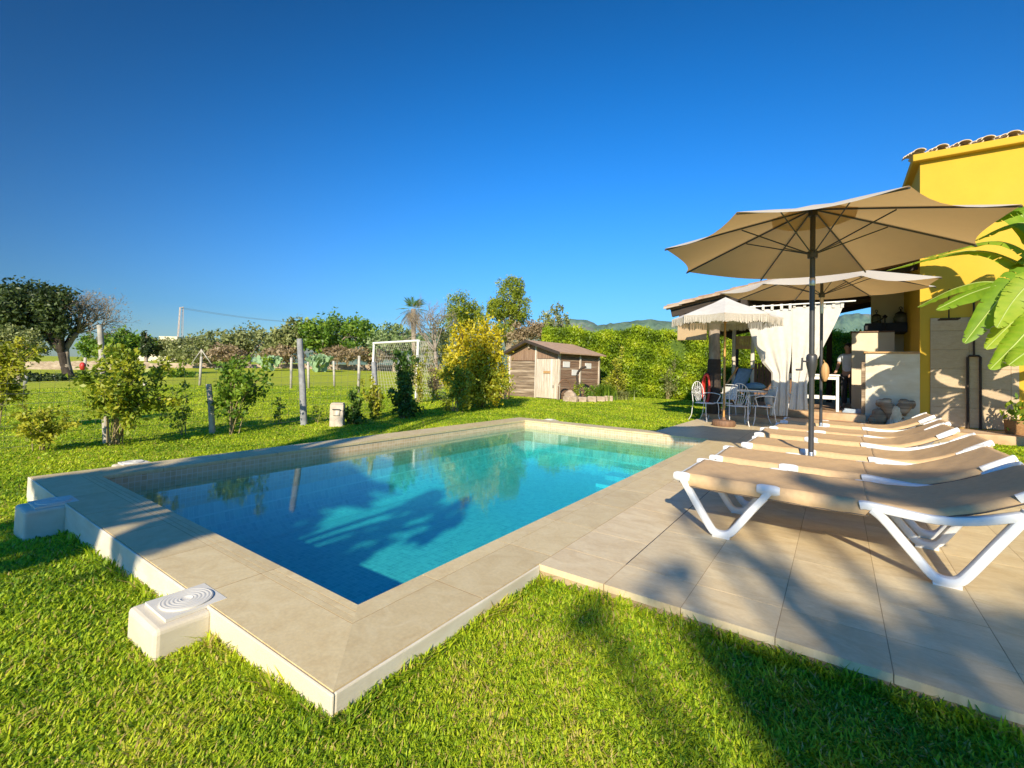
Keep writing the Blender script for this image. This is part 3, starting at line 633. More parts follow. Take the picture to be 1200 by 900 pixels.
MB().lathe([(.0,0),(.23,.0),(.245,.03),(.24,.10),(.22,.125),(.05,.135),(.03,.20)], 28).build('base', M['wood_brown'], u3, smooth=True)
# ================================================================== DINING SET
def iron_chair(loc, rz, label, kind='arch'):
    t = thing('garden_chair', label, 'chair', loc, rz, 'white metal garden chairs around the table')
    r = .009
    for sx_ in (-1, 1):
        MB().tube(smooth_path([(sx_*.21,-.20,.44),(sx_*.225,-.215,.30),(sx_*.215,-.22,.14),(sx_*.235,-.26,0)], 4), r, 7).build('leg', M['iron_white'], t, smooth=True)
        MB().tube(smooth_path([(sx_*.19,.20,.44),(sx_*.195,.22,.28),(sx_*.19,.25,.12),(sx_*.20,.32,0)], 4), r, 7).build('leg', M['iron_white'], t, smooth=True)
        MB().tube(smooth_path([(sx_*.205,.235,.66),(sx_*.255,.08,.68),(sx_*.27,-.12,.665),(sx_*.265,-.22,.63),(sx_*.245,-.20,.55),(sx_*.22,-.16,.45)], 5), r*1.1, 7).build('armrest', M['iron_white'], t, smooth=True)
    s = MB(); s.lathe([(0,.445),(.205,.442),(.225,.436),(.225,.424),(.0,.424)], 26); o = s.build('seat', M['iron_white'], t, smooth=True); o.scale = (1.0, 1.05, 1)
    b = MB()
    if kind == 'arch':
        pts = [(.205*math.cos(a)*(1 if math.sin(a) > 0 else 1), .20+.10*max(0, (.68+.27*math.sin(a)-.44)), .68+.27*math.sin(a)) for a in np.linspace(-.25, math.pi+.25, 20)]
        b.tube([(-.19,.20,.44)]+pts[::-1]+[(.19,.20,.44)], r, 7)
        for k in range(-3, 4):
            a = math.pi/2-k*.36; b.tube([(k*.02,.205,.46),(k*.045,.222,.62),(.2*math.cos(a),.20+.1*(.24+.27*math.sin(a)),.68+.265*math.sin(a))], .0055, 5)
        for k in range(8):
            a = 2*math.pi*k/8; b.tube([(.085*math.cos(a)+.03*math.cos(a+q), .235, .74+.085*math.sin(a)+.03*math.sin(a+q)) for q in np.linspace(0, 5.2, 7)], .0045, 5)
    else:
        b.tube(smooth_path([(-.20,.20,.44),(-.21,.235,.68),(-.205,.262,.84),(-.15,.27,.885),(.15,.27,.885),(.205,.262,.84),(.21,.235,.68),(.20,.20,.44)], 4), .011, 7)
        b.grid(lambda u, v: (-.195+.39*u, .232+.035*v-.012*math.sin(math.pi*u), .52+.32*v), 8, 4)
    b.build('backrest', M['iron_white'], t, smooth=True, solid=0)
    return t
c1 = ground(826, 494.5); c2 = ground(838, 494.5); c3 = ground(863, 499.5); c4 = ground(891, 500)
tc_ = gcol(863, depth(c1)+.15)
iron_chair((c1[0], c1[1], 0), R_(62), 'white iron armchair with arched fan back, leftmost of the dining chairs')
iron_chair((c2[0]+.12, c2[1]+.28, 0), R_(-30), 'white metal chair with plain panel back in front of the trunk post', 'panel')
iron_chair((c3[0], c3[1], 0), R_(-160), 'white iron armchair closest to the fringed parasol pole, back to the pool')
ch4 = iron_chair((c4[0], c4[1]+.1, 0), R_(-62), 'white metal armchair with a cushion, beside the white curtain', 'panel')
cu_ = MB(); cu_.grid(lambda u, v: (-.19+.38*u, .165-.05*(16*u*(1-u)*v*(1-v))**.4, .47+.26*v), 10, 8); cu_.grid(lambda u, v: (.19-.38*u, .165+.04*(16*u*(1-u)*v*(1-v))**.4, .47+.26*v), 10, 8)
cuo = cu_.build('cushion', M['cotton'], smooth='all'); tag(cuo, 'white cushion propped on the chair beside the curtain', 'cushion'); cuo.location = ch4.location; cuo.rotation_euler = ch4.rotation_euler
tb_ = thing('garden_table', 'round white metal table between the garden chairs', 'table', (tc_[0]+.22, tc_[1]+.75, 0))
MB().lathe([(0,.755),(.47,.752),(.485,.74),(.48,.722),(.46,.718),(0,.718)], 36).build('tabletop', M['iron_white'], tb_, smooth=True)
for k in range(3):
    a = R_(20+120*k); MB().tube(smooth_path([(.16*math.cos(a),.16*math.sin(a),.72),(.05*math.cos(a),.05*math.sin(a),.45),(.10*math.cos(a),.10*math.sin(a),.2),(.32*math.cos(a),.32*math.sin(a),0)], 4), .014, 7).build('leg', M['iron_white'], tb_, smooth=True)
# ================================================================== HOUSE AND PORCH
HY = 12.3
HX = float(onY(1078, 400, HY)[0]); EZ = float(onY(1076, 181, HY-.18)[2]); CBZ = float(onY(1078, 193, HY)[2])
house = thing('yellow_house', 'yellow rendered house with curved clay tiles along its eave', 'house', (HX, HY, .14))
ho = (HX, HY, .14)
MB().bb(HX, HX+11, HY, HY+9, .0, CBZ+.05).build('wall', M['yellow'], house, org=ho)
MB().bb(HX-.14, HX+11, HY-.14, HY+9, CBZ+.051, EZ+.035).build('cornice', M['yellow'], house, bevel=.02, org=ho)
rt = MB(); sp_ = .365
def halftile(mb, x, y0, z0, y1, z1, r0, r1, up=True, n=9, th=.018):
    a = [math.pi*k/(n-1) for k in range(n)]; sg = 1 if up else -1
    rings = []
    for (y, z, r) in ((y0, z0, r0), (y1, z1, r1)):
        rings.append([(x+r*math.cos(q), y, z+sg*r*math.sin(q)*.62) for q in a]+[(x+(r-th)*math.cos(q), y, z+sg*(r-th)*math.sin(q)*.62) for q in a[::-1]])
    m = len(rings[0]); mb.add(rings[0]+rings[1], [(k, (k+1) % m, m+(k+1) % m, m+k) for k in range(m)]+[tuple(range(m-1, -1, -1)), tuple(range(m, 2*m))])
for i in range(30):
    x = HX-.02+sp_*i
    for j in range(5):
        y0 = HY-.18+.5*j; z0 = EZ+.07+.16*j
        halftile(rt, x+sp_/2, y0+.05, z0-.0, y0+.62, z0+.16, .12, .14, False); halftile(rt, x+random.uniform(-.006,.006), y0, z0+.0+random.uniform(-.008,.008), y0+.6, z0+.16, .115, .095, True)
rt.build('roof_tiles', M['tile_clay'], house, smooth=True, org=ho)
x0 = float(onY(1090, 430, HY)[0]); x1 = float(onY(1194, 430, HY)[0]); zt = float(onY(1095, 373, HY)[2])
tp = MB(); z = .16; row = 0
while z < zt-.05:
    z2 = min(z+.415, zt); x = x0+(.0 if row % 2 else -.0); xx_ = x0
    while xx_ < x1-.02:
        x2 = min(xx_+.62, x1); tp.bb(xx_+.002, x2-.002, HY-.022, HY-.002, z+.003, z2-.003); xx_ = x2
    z = z2; row += 1
M['tilewall'] = slabmat('beige_wall_tile', (.44,.33,.21), (.50,.39,.26), (.36,.26,.16), .5, (2,2,6), 2.5)
tp.build('tile_panel', M['tilewall'], house, org=ho, bevel=.002, seg=1)
MB().bb(x0, x1, HY-.012, HY-.001, .155, zt).build('tile_joints', M['bed'], house, org=ho)
# outdoor shower
def onw(px, py, off=.06): q = onY(px, py, HY-off); return np.array([q[0], HY-off, q[2]])
sh = thing('outdoor_shower', 'dark metal outdoor shower with twin pipes on the beige wall tiles', 'shower', (*onw(1141, 497)[:2], .15)); so_ = tuple(sh.location)
pl = MB(); a, b = onw(1134, 430), onw(1149, 430); zt_ = onw(1141, 417)[2]
for q in (a, b): pl.tube([(q[0], q[1], .15), (q[0], q[1], zt_-.03), (q[0]+(.03 if q is a else -.03), q[1], zt_)], .022, 8)
pl.tube([(a[0]+.02, a[1], zt_), (b[0]-.02, a[1], zt_)], .022, 8); xm = (a[0]+b[0])/2; hd = onw(1112, 374, .42); zup = onw(1141, 340)[2]
pl.tube([(xm, a[1], zt_), (xm, a[1], zup)], .018, 8)
pl.build('pipe', M['trunk_dark'], sh, smooth=True, org=so_)
MB().tube([(xm, a[1], zup-.02), (xm-.05, a[1]-.1, zup), (hd[0], hd[1], zup-.02), (hd[0], hd[1], hd[2])], .014, 8).build('shower_arm', M['trunk_dark'], sh, smooth=True, org=so_)
hh = MB(); s_ = .15; hh.tube([(hd[0]-s_, hd[1]-s_, hd[2]), (hd[0]+s_, hd[1]-s_, hd[2]), (hd[0]+s_, hd[1]+s_, hd[2]), (hd[0]-s_, hd[1]+s_, hd[2])], .014, 6, closed=True); hh.tube([(hd[0]-s_, hd[1], hd[2]), (hd[0]+s_, hd[1], hd[2])], .012, 6); hh.tube([(hd[0], hd[1]-s_, hd[2]), (hd[0], hd[1]+s_, hd[2])], .012, 6)
hh.build('shower_head', M['trunk_dark'], sh, smooth=True, org=so_)
# low white wall
wx0 = float(onY(1014, 450, HY-.05)[0]); wz = float(onY(1014, 412, HY-.05)[2])
lw = thing('low_wall', 'white rendered low wall with wooden cap left of the yellow house', 'wall', (wx0, HY, .14)); lo_ = (wx0, HY, .14)
MB().bb(wx0, HX-.003, HY-.05, HY+.22, .0, wz-.04).build('wall', M['white_wall'], lw, bevel=.01, org=lo_)
MB().bb(wx0-.03, HX-.004, HY-.085, HY+.25, wz-.039, wz).build('wall_cap', M['wood_trim'], lw, bevel=.006, org=lo_)
MB().bb(wx0-.07, wx0-.004, HY-.03, HY+.10, .145, wz-.25).build('door_jamb', M['wood_old'], lw, bevel=.004, org=lo_)
# outdoor kitchen corner
kx0 = float(onY(998, 430, 14.0)[0]); kz = float(onY(1000, 390, 14.0)[2]); cx0 = float(onY(1021, 360, 15.3)[0])
kt = thing('kitchen_wall', 'cream outdoor kitchen counter with dark hood shelf behind the low white wall', 'outdoor kitchen', (kx0, 14.0, .3)); ko = (kx0, 14.0, .3)
MB().bb(kx0, HX-.3, 14.0, 14.16, .301, kz).build('counter_front', M['cream'], kt, bevel=.008, org=ko)
MB().bb(kx0-.02, HX-.3, 13.97, 14.7, kz+.001, kz+.035).build('counter_top', M['wood_brown'], kt, bevel=.004, org=ko)
MB().bb(cx0, HX-.002, 15.3, 15.5, .301, 4.0).build('chimney_wall', M['cream'], kt, org=ko)
q0, q1 = onY(1013, 391, 14.8), onY(1060, 379, 14.8)
MB().bb(q0[0], HX-.003, 14.5, 15.29, q0[2], q1[2]).build('hood_shelf', M['black'], kt, bevel=.01, org=ko)
q2 = onY(1053, 400, 14.8)
MB().bb(q2[0], q2[0]+.22, 14.75, 15.2, kz+.04, q0[2]-.002).build('hood_post', M['black'], kt, org=ko)
def lantern(px, py, h, r, label, flat):
    q = onY(px, py, 14.75); t = thing('lantern', label, 'lantern', (q[0], 14.75, q1[2]+.002))
    m_ = mat('lantern_glass', (.20,.19,.12), (.10,.10,.07), 6, .2); b = MB()
    b.lathe([(r*.7,.0),(r,.02),(r*(1 if flat else 1.25),h*.35),(r*.85,h*.62),(r*.3,h*.7)], 8 if flat else 16); b.build('glass', m_, t, smooth=not flat)
    c = MB(); c.lathe([(r*1.05,h*.62),(r*.5,h*.76),(r*.12,h*.82),(r*.10,h*.98),(0,h)], 10); c.tube([(r*.25*math.cos(a), 0, h*1.0+r*.35*math.sin(a)) for a in np.linspace(-.6, math.pi+.6, 10)], .01, 5); c.build('lantern_top', M['black'], t, smooth=True)
lantern(1027, 375, .34, .11, 'square sided glass lantern at the left of the dark hood shelf', True)
lantern(1055.5, 375, .40, .13, 'round bellied glass lantern at the right of the dark hood shelf', False)
ir = thing('grill_tool', 'black iron grill tool standing on the cream counter', 'grill tool', (*onY(1037, 391, 14.3)[:2], kz+.035))
MB().lathe([(.09,0),(.09,.02),(.02,.04),(.018,.36),(.06,.40),(.01,.46)], 10).build('stand', M['black'], ir, smooth=True); MB().tube([(0,0,.40),(-.12,0,.30),(-.28,0,.24)], .014, 6).build('handle', M['black'], ir)
# heart shaped stump in front of the low wall
M['lit_wood'] = mat('lit_wood', (.66,.58,.44), (.50,.41,.28), 7, .9, .5, 20)  # pale tone standing in for sunlight on the stump
hp = onY(1049, 494, 12.0); st = thing('stump', 'splayed weathered stump with painted sunlit patch leaning at the low white wall', 'stump', (hp[0], 11.98, .14))
a = MB(); a.lathe([(.17,0),(.15,.06),(.13,.16),(.14,.26)], 14, jit=.1); a.build('stump_body', M['wood_grey'], st, smooth=True)
for sx_ in (-1, 1):
    b = MB(); b.tube(smooth_path([(sx_*.04,0,.10),(sx_*.08,0,.28),(sx_*.16,0,.42),(sx_*.24,.01,.52)], 4), [.10,.105,.11,.12,.125,.13,.13,.13,.125,.12,.11,.10,.07], 10); b.blob((sx_*.15,.0,.52), (.10,.08,.06), 10, 7, .18); b.blob((sx_*.27,.02,.46), (.08,.07,.09), 10, 7, .18); b.build('burl', M['wood_old'], st, smooth='all')
MB().blob((.01,-.10,.22), (.10,.045,.20), 12, 9, .10).build('lit_patch', M['lit_wood'], st, smooth='all')  # pale lump whose colour paints the sunlit patch on the stump
hp2 = onY(1030, 494, 12.0); s2 = MB(); s2.blob((0,0,.16), (.15,.10,.19), 12, 8, .16); s2.blob((-.1,0,.08), (.10,.08,.1), 10, 7, .16)
s2o = s2.build('driftwood', M['wood_old'], smooth=True); s2o.location = (hp2[0], 11.98, .13); tag(s2o, 'small brown driftwood lump beside the splayed stump', 'driftwood')
# porch roof
RY0, RY1, RXL = 11.0, 18.4, -1.86
def rz_(x): return 2.80+.205*(x-RXL)
pr = thing('porch', 'open porch with sloping clay tile roof on a trunk post', 'porch', (-.6, 11.25, .14)); po = (-.6, 11.25, .14)
c = MB(); ny_ = 240
def corr(u, v):
    x = RXL+(HX+.02-RXL)*u; y = RY0+.1+(RY1-RY0-.1)*v; w = math.sin(2*math.pi*(y-RY0)/.24); return (x, y, rz_(x)+.085+.05*abs(w)**.6*math.copysign(1, w)+.012*((x*2.4) % 1))
c.grid(corr, 26, ny_); c.build('roof_tiles', M['old_tile'], pr, smooth=True, org=po, solid=.02)
v = MB(); x = RXL-.08
while x < HX-.1:
    for yy, zo in ((RY0-.03, .05), (RY0+.22, .12)):
        n = 9; a = [math.pi*k/(n-1) for k in range(n)]; r0, r1 = .135, .105; zj = random.uniform(-.012, .012); yj = random.uniform(-.012, .012)
        rings = []
        for xx_, r, dz in ((x, r0, 0), (x+.46, r1, -.012)):
            rings.append([(xx_, yy+yj+r*math.cos(q), rz_(xx_)+zo+zj+dz+r*.75*math.sin(q)) for q in a]+[(xx_, yy+yj+(r-.02)*math.cos(q), rz_(xx_)+zo+zj+dz+(r-.02)*.75*math.sin(q)) for q in a[::-1]])
        m = len(rings[0]); v.add(rings[0]+rings[1], [(k, (k+1) % m, m+(k+1) % m, m+k) for k in range(m)]+[tuple(range(m-1, -1, -1)), tuple(range(m, 2*m))])
    x += .40
v.build('verge_tiles', M['old_tile'], pr, smooth=True, org=po)
dk = MB(); Xa, Xb = RXL+.05, HX-.003
dk.add([(Xa,RY0+.02,rz_(Xa)+.0),(Xb,RY0+.02,rz_(Xb)),(Xb,RY1-.05,rz_(Xb)),(Xa,RY1-.05,rz_(Xa)),(Xa,RY0+.02,rz_(Xa)+.045),(Xb,RY0+.02,rz_(Xb)+.045),(Xb,RY1-.05,rz_(Xb)+.045),(Xa,RY1-.05,rz_(Xa)+.045)], [(3,2,1,0),(4,5,6,7),(0,1,5,4),(1,2,6,5),(2,3,7,6),(3,0,4,7)])
dk.build('roof_boards', M['wood_brown'], pr, org=po)
for k, y in enumerate((RY0+.1, 12.6, 14.2, 15.8, RY1-.12)):
    b = MB(); pts = [(Xa+.02, y, rz_(Xa)-.09), (Xb-.02, y, rz_(Xb)-.09)]; b.sweep(pts, [(.06,.085),(-.06,.085),(-.06,-.085),(.06,-.085)]); b.build('rafter', M['beam'], pr, org=po)
for x in (RXL+.35, -.05, 1.6):
    MB().bb(x-.07, x+.07, RY0-.0, RY1-.02, rz_(x)-.33, rz_(x)-.18).build('beam', M['beam'], pr, org=po, bevel=.01)
cp_ = onY(836, 486, 11.25)
tk = MB(); n_ = 11; tk.tube([(cp_[0]+.012*math.sin(k*1.3), 11.25, .14+k*.235) for k in range(n_)], [.16,.15,.145,.145,.14,.14,.135,.135,.13,.135,.15], 14); tk.build('trunk_post', M['bark'], pr, smooth=True, org=po)
z1_ = onY(836, 421, 11.25)[2]; tk = MB(); tk.tube([(cp_[0]+.005, 11.25, .145), (cp_[0], 11.25, 1.0), (cp_[0], 11.25, z1_)], [.172,.165,.158], 16); tk.build('post_wrap', M['beam'], pr, smooth=True, org=po)
for x, y in ((RXL+.5, RY1-.3), (1.6, RY1-.3)): MB().bb(x-.08, x+.08, y-.08, y+.08, .14, rz_(x)-.34).build('rear_post', M['beam'], pr, org=po)
r0, r1 = onY(872, 360, 11.22), onY(1003, 352.5, 11.22); zr_ = (r0[2]+r1[2])/2
MB().tube([r0, r1], .016, 8).build('curtain_rail', M['white_paint'], pr, smooth=True, org=po)
pb = onY(812, 390, 11.12); bl_ = MB(); p0, p1 = onY(795.5, 382, 11.12), onY(829, 398, 11.12); bl_.bb(p0[0], p1[0], 11.0, 11.05, p1[2], p0[2]+.08); bl_.tube([(p0[0]-.01, 11.02, p1[2]), (p1[0], 11.02, p1[2])], .02, 8)
tag(bl_.build('roller_blind', M['canvas'], bevel=.006), 'beige blind panel hanging under the left end of the porch roof', 'blind')
# curtains
def curtain(name, label, L, Rr, Y, seed, tabs):
    "L, Rr: left and right edge as pixel lists from the rail to the hem"
    g = random.Random(seed); mb = MB(); t = np.linspace(0, 1, len(L))
    def edge(E, u): return np.interp(u, t, [p[0] for p in E]), np.interp(u, t, [p[1] for p in E])
    def fn(u, v):
        (ax, ay), (bx, by) = edge(L, u), edge(Rr, u); px, py = ax+(bx-ax)*v, ay+(by-ay)*v
        q = onY(px, py, Y); w = (bx-ax)/60; k = min(1, u*3)
        fold = (.024*math.sin(v*15+seed+2.2*u)+.010*math.sin(v*31+3*seed-3*u))*(.25+.95*u)+.05*math.sin(v*math.pi)*math.exp(-((u-.62)/.12)**2)
        return (q[0], Y+fold*(1.15-.3*w), q[2]+.012*math.sin(v*17)*(1-u))
    mb.grid(fn, 60, 90); o = mb.build(name, M['cotton'], smooth='all', solid=.004)
    for px in tabs:
        q = onY(px, L[0][1]-3, Y); a = MB(); w = .028
        a.bb(q[0]-w, q[0]+w, Y-.026, Y-.022, q[2]-.05, zr_+.018); a.bb(q[0]-w, q[0]+w, Y-.0, Y+.004, q[2]-.05, zr_+.018); a.bb(q[0]-w, q[0]+w, Y-.026, Y+.004, zr_+.018, zr_+.022); a.build('curtain_tab', M['cotton'], o)
    tag(o, label, 'curtain', 'white porch curtains'); return o
LY = 11.235
curtain('curtain', 'left white tied curtain hanging beside the fringed parasol', [(874,364),(876,380),(884,405),(893,425),(904,437),(904,455),(903,472),(902,487)], [(928,362),(928,380),(928,400),(927,420),(924,440),(924,458),(924,474),(923,488)], LY, 1, (884, 894.5, 905, 916, 926))
curtain('curtain', 'right white tied curtain hanging behind the parasol poles', [(928,361),(928,380),(928,400),(928,420),(928,438),(928,452),(926,466),(924,480)], [(990,354),(984,368),(977,383),(967,402),(951,436),(946,450),(946,466),(947,481)], LY+.05, 2, (931, 943, 955, 966, 977, 987))
# white console table
w0 = onY(983, 486, 12.75); tbl = thing('console_table', 'white wooden console table with lower rail right of the curtains', 'table', (w0[0]-.55, 12.9, .30))
hT = float(onY(983, 439, 12.75)[2])-.30
MB().bb(-.62, .57, -.22, .22, hT-.04, hT).build('tabletop', M['white_paint'], tbl, bevel=.006)
MB().bb(-.56, .51, -.185, -.165, hT-.13, hT-.042).build('apron', M['white_paint'], tbl)
for x in (-.56, .52):
    for y in (-.17, .17): MB().bb(x-.03, x+.03, y-.03, y+.03, 0, hT-.041).build('leg', M['white_paint'], tbl, bevel=.004)
bb_ = MB(); bb_.bb(-.52, .48, -.19, -.165, .30, .36); bb_.bb(-.52, .48, .165, .19, .30, .36); bb_.bb(-.53, .49, -.16, .16, .361, .385); bb_.build('lower_shelf', M['white_paint'], tbl)
fm = MB(); q = onY(990, 482, 12.6)
for k in range(3): fm.bb(q[0]-.05+.02*k, q[0]+.42-.03*k, 12.55, 12.95, .303+.03*k, .330+.03*k)
tag(fm.build('folded_mat', mat('pale_blue_cloth', (.45,.52,.60), (.30,.38,.48), 9, .9), bevel=.01), 'stack of pale blue folded mats on the porch floor', 'mat')
# things under the porch
rk = thing('slatted_rack', 'grey wooden frame with slatted panel under the porch roof', 'wooden frame', (*onY(862, 470, 13.6)[:2], .30)); ro = tuple(rk.location)
a, b = onY(860, 420, 13.6), onY(882, 420, 13.6)
for q, nm in ((a, 0), (b, 1)):
    MB().bb(q[0]-.045, q[0]+.045, 13.55, 13.64, .30, 2.75).build('upright', M['wood_grey'], rk, org=ro)
zA, zB = onY(870, 394, 13.6)[2], onY(870, 409, 13.6)[2]
sl_ = MB(); sl_.bb(a[0]+.046, b[0]-.046, 13.57, 13.62, zA-.05, zA); sl_.bb(a[0]+.046, b[0]-.046, 13.57, 13.62, zB, zB+.09)
for k in range(9): x = a[0]+.08+(b[0]-a[0]-.16)*k/8; sl_.bb(x-.017, x+.017, 13.575, 13.60, zB+.091, zA-.051)
sl_.build('slat_panel', M['wood_trim'], rk, org=ro)
a, b = onY(884, 440, 15.5), onY(930, 440, 15.5); zt2 = onY(890, 426, 15.5)[2]; fp = MB(); x = a[0]
while x < b[0]: fp.bb(x, x+.085, 15.48, 15.51, .32, zt2+random.uniform(-.03, .03)); x += .10
fp.bb(a[0], b[0], 15.512, 15.55, .6, .68); fp.bb(a[0], b[0], 15.512, 15.55, zt2-.25, zt2-.17)
tag(fp.build('picket_panel', M['wood_brown']), 'dark brown picket panel behind the left curtain', 'fence panel')
dc = onY(863, 468, 12.4); dk_ = thing('deck_chair', 'folding deck chair with blue sling by the trunk post', 'deck chair', (dc[0], 12.45, .30), R_(-35))
for y in (-.27, .27):
    MB().sweep([(-.55,y,0),(.28,y,1.05)], rrect(.03,.05,.2), up=(0,1,0)).build('frame_rail', M['wood_trim'], dk_); MB().sweep([(.35,y,0),(-.35,y,.55)], rrect(.03,.05,.2), up=(0,1,0)).build('frame_rail', M['wood_trim'], dk_)
MB().grid(lambda u, v: (-.33+.62*u, -.245+.49*v, .50+.52*u**1.4-.22*math.sin(math.pi*u)), 12, 6).build('sling', M['blue'], dk_, smooth='all', solid=.006)
bn = onY(879, 470, 12.9); be = thing('bench', 'low dark bench under the porch behind the dining chairs', 'bench', (bn[0], 12.95, .30))
MB().bb(-.5, .55, -.22, .22, .40, .45).build('seat', M['wood_brown'], be, bevel=.006)
for x in (-.42, .47): MB().bb(x-.04, x+.04, -.18, .18, 0, .399).build('leg', M['wood_brown'], be)
cb = MB(); cb.blob((0,0,.10), (.26,.18,.11), 14, 8, .03); tag(cb.build('cushion', mat('light_blue_cloth', (.25,.45,.62), (.20,.38,.55), 8, .9), smooth='all'), 'light blue cushion lying on the dark bench', 'cushion').location = (bn[0]+.12, 12.95, .745)
MBx = MB(); MBx.lathe([(.09,0),(.10,.12),(.07,.2),(.03,.26),(.035,.32)], 14); tag(MBx.build('jug', M['white_paint'], smooth=True), 'white jug at the end of the dark bench', 'jug').location = (bn[0]-.34, 12.85, .751)
rg = MB(); ra = onY(827, 455, 11.0); hr = (onY(827, 437, 11.0)[2]-onY(827, 473, 11.0)[2])/2
for k in range(4): rg.tube([(ra[0]+(.085-.008*k)*math.cos(a), 11.02+.03*k, ra[2]+(hr-.03*abs(k-1.5))*math.sin(a)) for a in np.linspace(0, 2*math.pi, 25)[:-1]], .024, 7, closed=True, up=(0,1,0))
rgo = rg.build('coiled_hose', M['red'], smooth='all'); tag(rgo, 'red coiled hose hanging on the trunk post', 'hose')
# potted plant at the right
pp = onY(1192, 503, 11.75); ppt = thing('potted_plant', 'small green plant in a wicker pot on the porch edge', 'potted plant', (pp[0], 11.75, .14))
MB().lathe([(.15,0),(.17,.03),(.185,.26),(.17,.27),(.165,.22),(0,.22)], 20).build('pot', M['basket'], ppt, smooth=True)
g = np.random.default_rng(4); P = np.array([0, 0, .42])+g.normal(size=(90, 3))*np.array([.13, .13, .12]); leaves('foliage', P, .15, M['lf_green'], ppt, .45, dirs=unit(P-np.array([0, 0, .2])), seed=3)
# ---------------------------------------------------------------- person
def skin_body(name, joints, edges, mat_, parent=None, sub=2):
    me = bpy.data.meshes.new(name); me.from_pydata([j[:3] for j in joints], edges, []); me.materials.append(mat_)
    o = bpy.data.objects.new(name, me); COL.objects.link(o)
    if parent is not None: o.parent = parent
    sk = o.modifiers.new('skin', 'SKIN'); sk.use_smooth_shade = True
    for i, j in enumerate(joints):
        d = me.skin_vertices[0].data[i]; d.radius = (j[3], j[4] if len(j) > 4 else j[3]); d.use_root = (i == 0)
    ss_ = o.modifiers.new('sub', 'SUBSURF'); ss_.levels = sub; ss_.render_levels = sub; return o
pz = .30; pe = at(994, 440, 12.9); PH = float(at(994, 402.5, 12.9)[2])-pz; k_ = PH/1.75
skinm = mat('skin', (.46,.27,.18), (.42,.24,.155), 12, .55)
person = thing('person', 'person in a white t-shirt and dark trousers standing behind the cream kitchen counter', 'person', (pe[0], pe[1], pz), R_(150))
J = lambda l: [tuple(q*k_ for q in j) for j in l]
body = skin_body('body', J([(0,0,.98,.125,.09),(0,.0,1.14,.115,.085),(0,-.01,1.32,.15,.095),(0,0,1.43,.10,.07),(0,.0,1.50,.052,.055),(0,.02,1.56,.07,.08),(0,.025,1.66,.078,.095),(0,.02,1.735,.05,.065),
    (-.175,0,1.41,.052),(-.23,.0,1.25,.046),(-.25,.03,1.10,.038),(-.24,.16,.98,.033),(-.235,.24,.93,.026),(.175,0,1.41,.052),(.23,.0,1.25,.046),(.25,.03,1.10,.038),(.24,.14,.97,.033),(.235,.22,.92,.026),
    (-.09,0,.88,.085),(-.10,.0,.50,.058),(-.105,-.02,.10,.04),(-.11,.06,.035,.035),(-.11,.16,.025,.028),(.09,0,.88,.085),(.10,.01,.50,.058),(.105,-.02,.10,.04),(.11,.06,.035,.035),(.11,.16,.025,.028)]),
    [(0,1),(1,2),(2,3),(3,4),(4,5),(5,6),(6,7),(3,8),(8,9),(9,10),(10,11),(11,12),(3,13),(13,14),(14,15),(15,16),(16,17),(0,18),(18,19),(19,20),(20,21),(21,22),(0,23),(23,24),(24,25),(25,26),(26,27)], skinm, person)
skin_body('shirt', J([(0,0,.93,.155,.115),(0,0,1.14,.148,.112),(0,-.01,1.32,.175,.118),(0,0,1.43,.115,.085),(-.185,0,1.40,.070),(-.235,.0,1.24,.066),(.185,0,1.40,.070),(.235,0,1.24,.066)]), [(0,1),(1,2),(2,3),(3,4),(4,5),(3,6),(6,7)], mat('white_shirt', (.68,.72,.78), (.60,.64,.70), 8, .9), person)
skin_body('trousers', J([(0,0,.95,.150,.112),(-.09,0,.86,.10),(-.10,0,.50,.078),(-.105,-.02,.11,.065),(.09,0,.86,.10),(.10,.01,.50,.078),(.105,-.02,.11,.065)]), [(0,1),(1,2),(2,3),(0,4),(4,5),(5,6)], mat('dark_trousers', (.05,.05,.055), (.035,.035,.04), 8, .9), person)
hr_ = MB(); hr_.blob((0,-.008*k_,1.675*k_), (.088*k_,.105*k_,.088*k_), 16, 10, .03); hr_.build('hair', mat('dark_hair', (.03,.02,.015), None, 40, .6), person, smooth='all')
fc = MB()
for sx_ in (-1, 1): fc.blob((sx_*.075*k_, .03*k_, 1.645*k_), (.012*k_,.022*k_,.032*k_), 8, 6, 0)
fc.blob((0, .118*k_, 1.632*k_), (.013*k_,.02*k_,.022*k_), 8, 6, 0); fc.build('face_features', skinm, person, smooth='all')
for sx_ in (-1, 1):
    hm = MB(); bx = sx_*.236*k_; by = (.24 if sx_ < 0 else .22)*k_; bzv = (.93 if sx_ < 0 else .92)*k_
    hm.sweep([(bx, by, bzv), (bx, by+.05*k_, bzv-.02*k_), (bx, by+.09*k_, bzv-.035*k_)], rrect(.032*k_, .075*k_, .45), up=(0,0,1))
    for f in range(4): y0 = by+.085*k_; fx = (f-1.5)*.019*k_; L = (.062, .075, .07, .055)[f]*k_; hm.tube([(bx, y0, bzv-.035*k_+fx), (bx-sx_*.005, y0+L*.6, bzv-.05*k_+fx), (bx-sx_*.015, y0+L, bzv-.07*k_+fx)], [.009*k_,.0085*k_,.006*k_], 6)
    hm.tube([(bx, by+.02*k_, bzv+.02*k_), (bx-sx_*.02*k_, by+.055*k_, bzv+.035*k_), (bx-sx_*.028*k_, by+.085*k_, bzv+.03*k_)], [.011*k_,.010*k_,.007*k_], 6)
    hm.build('hand', skinm, person, smooth='all')
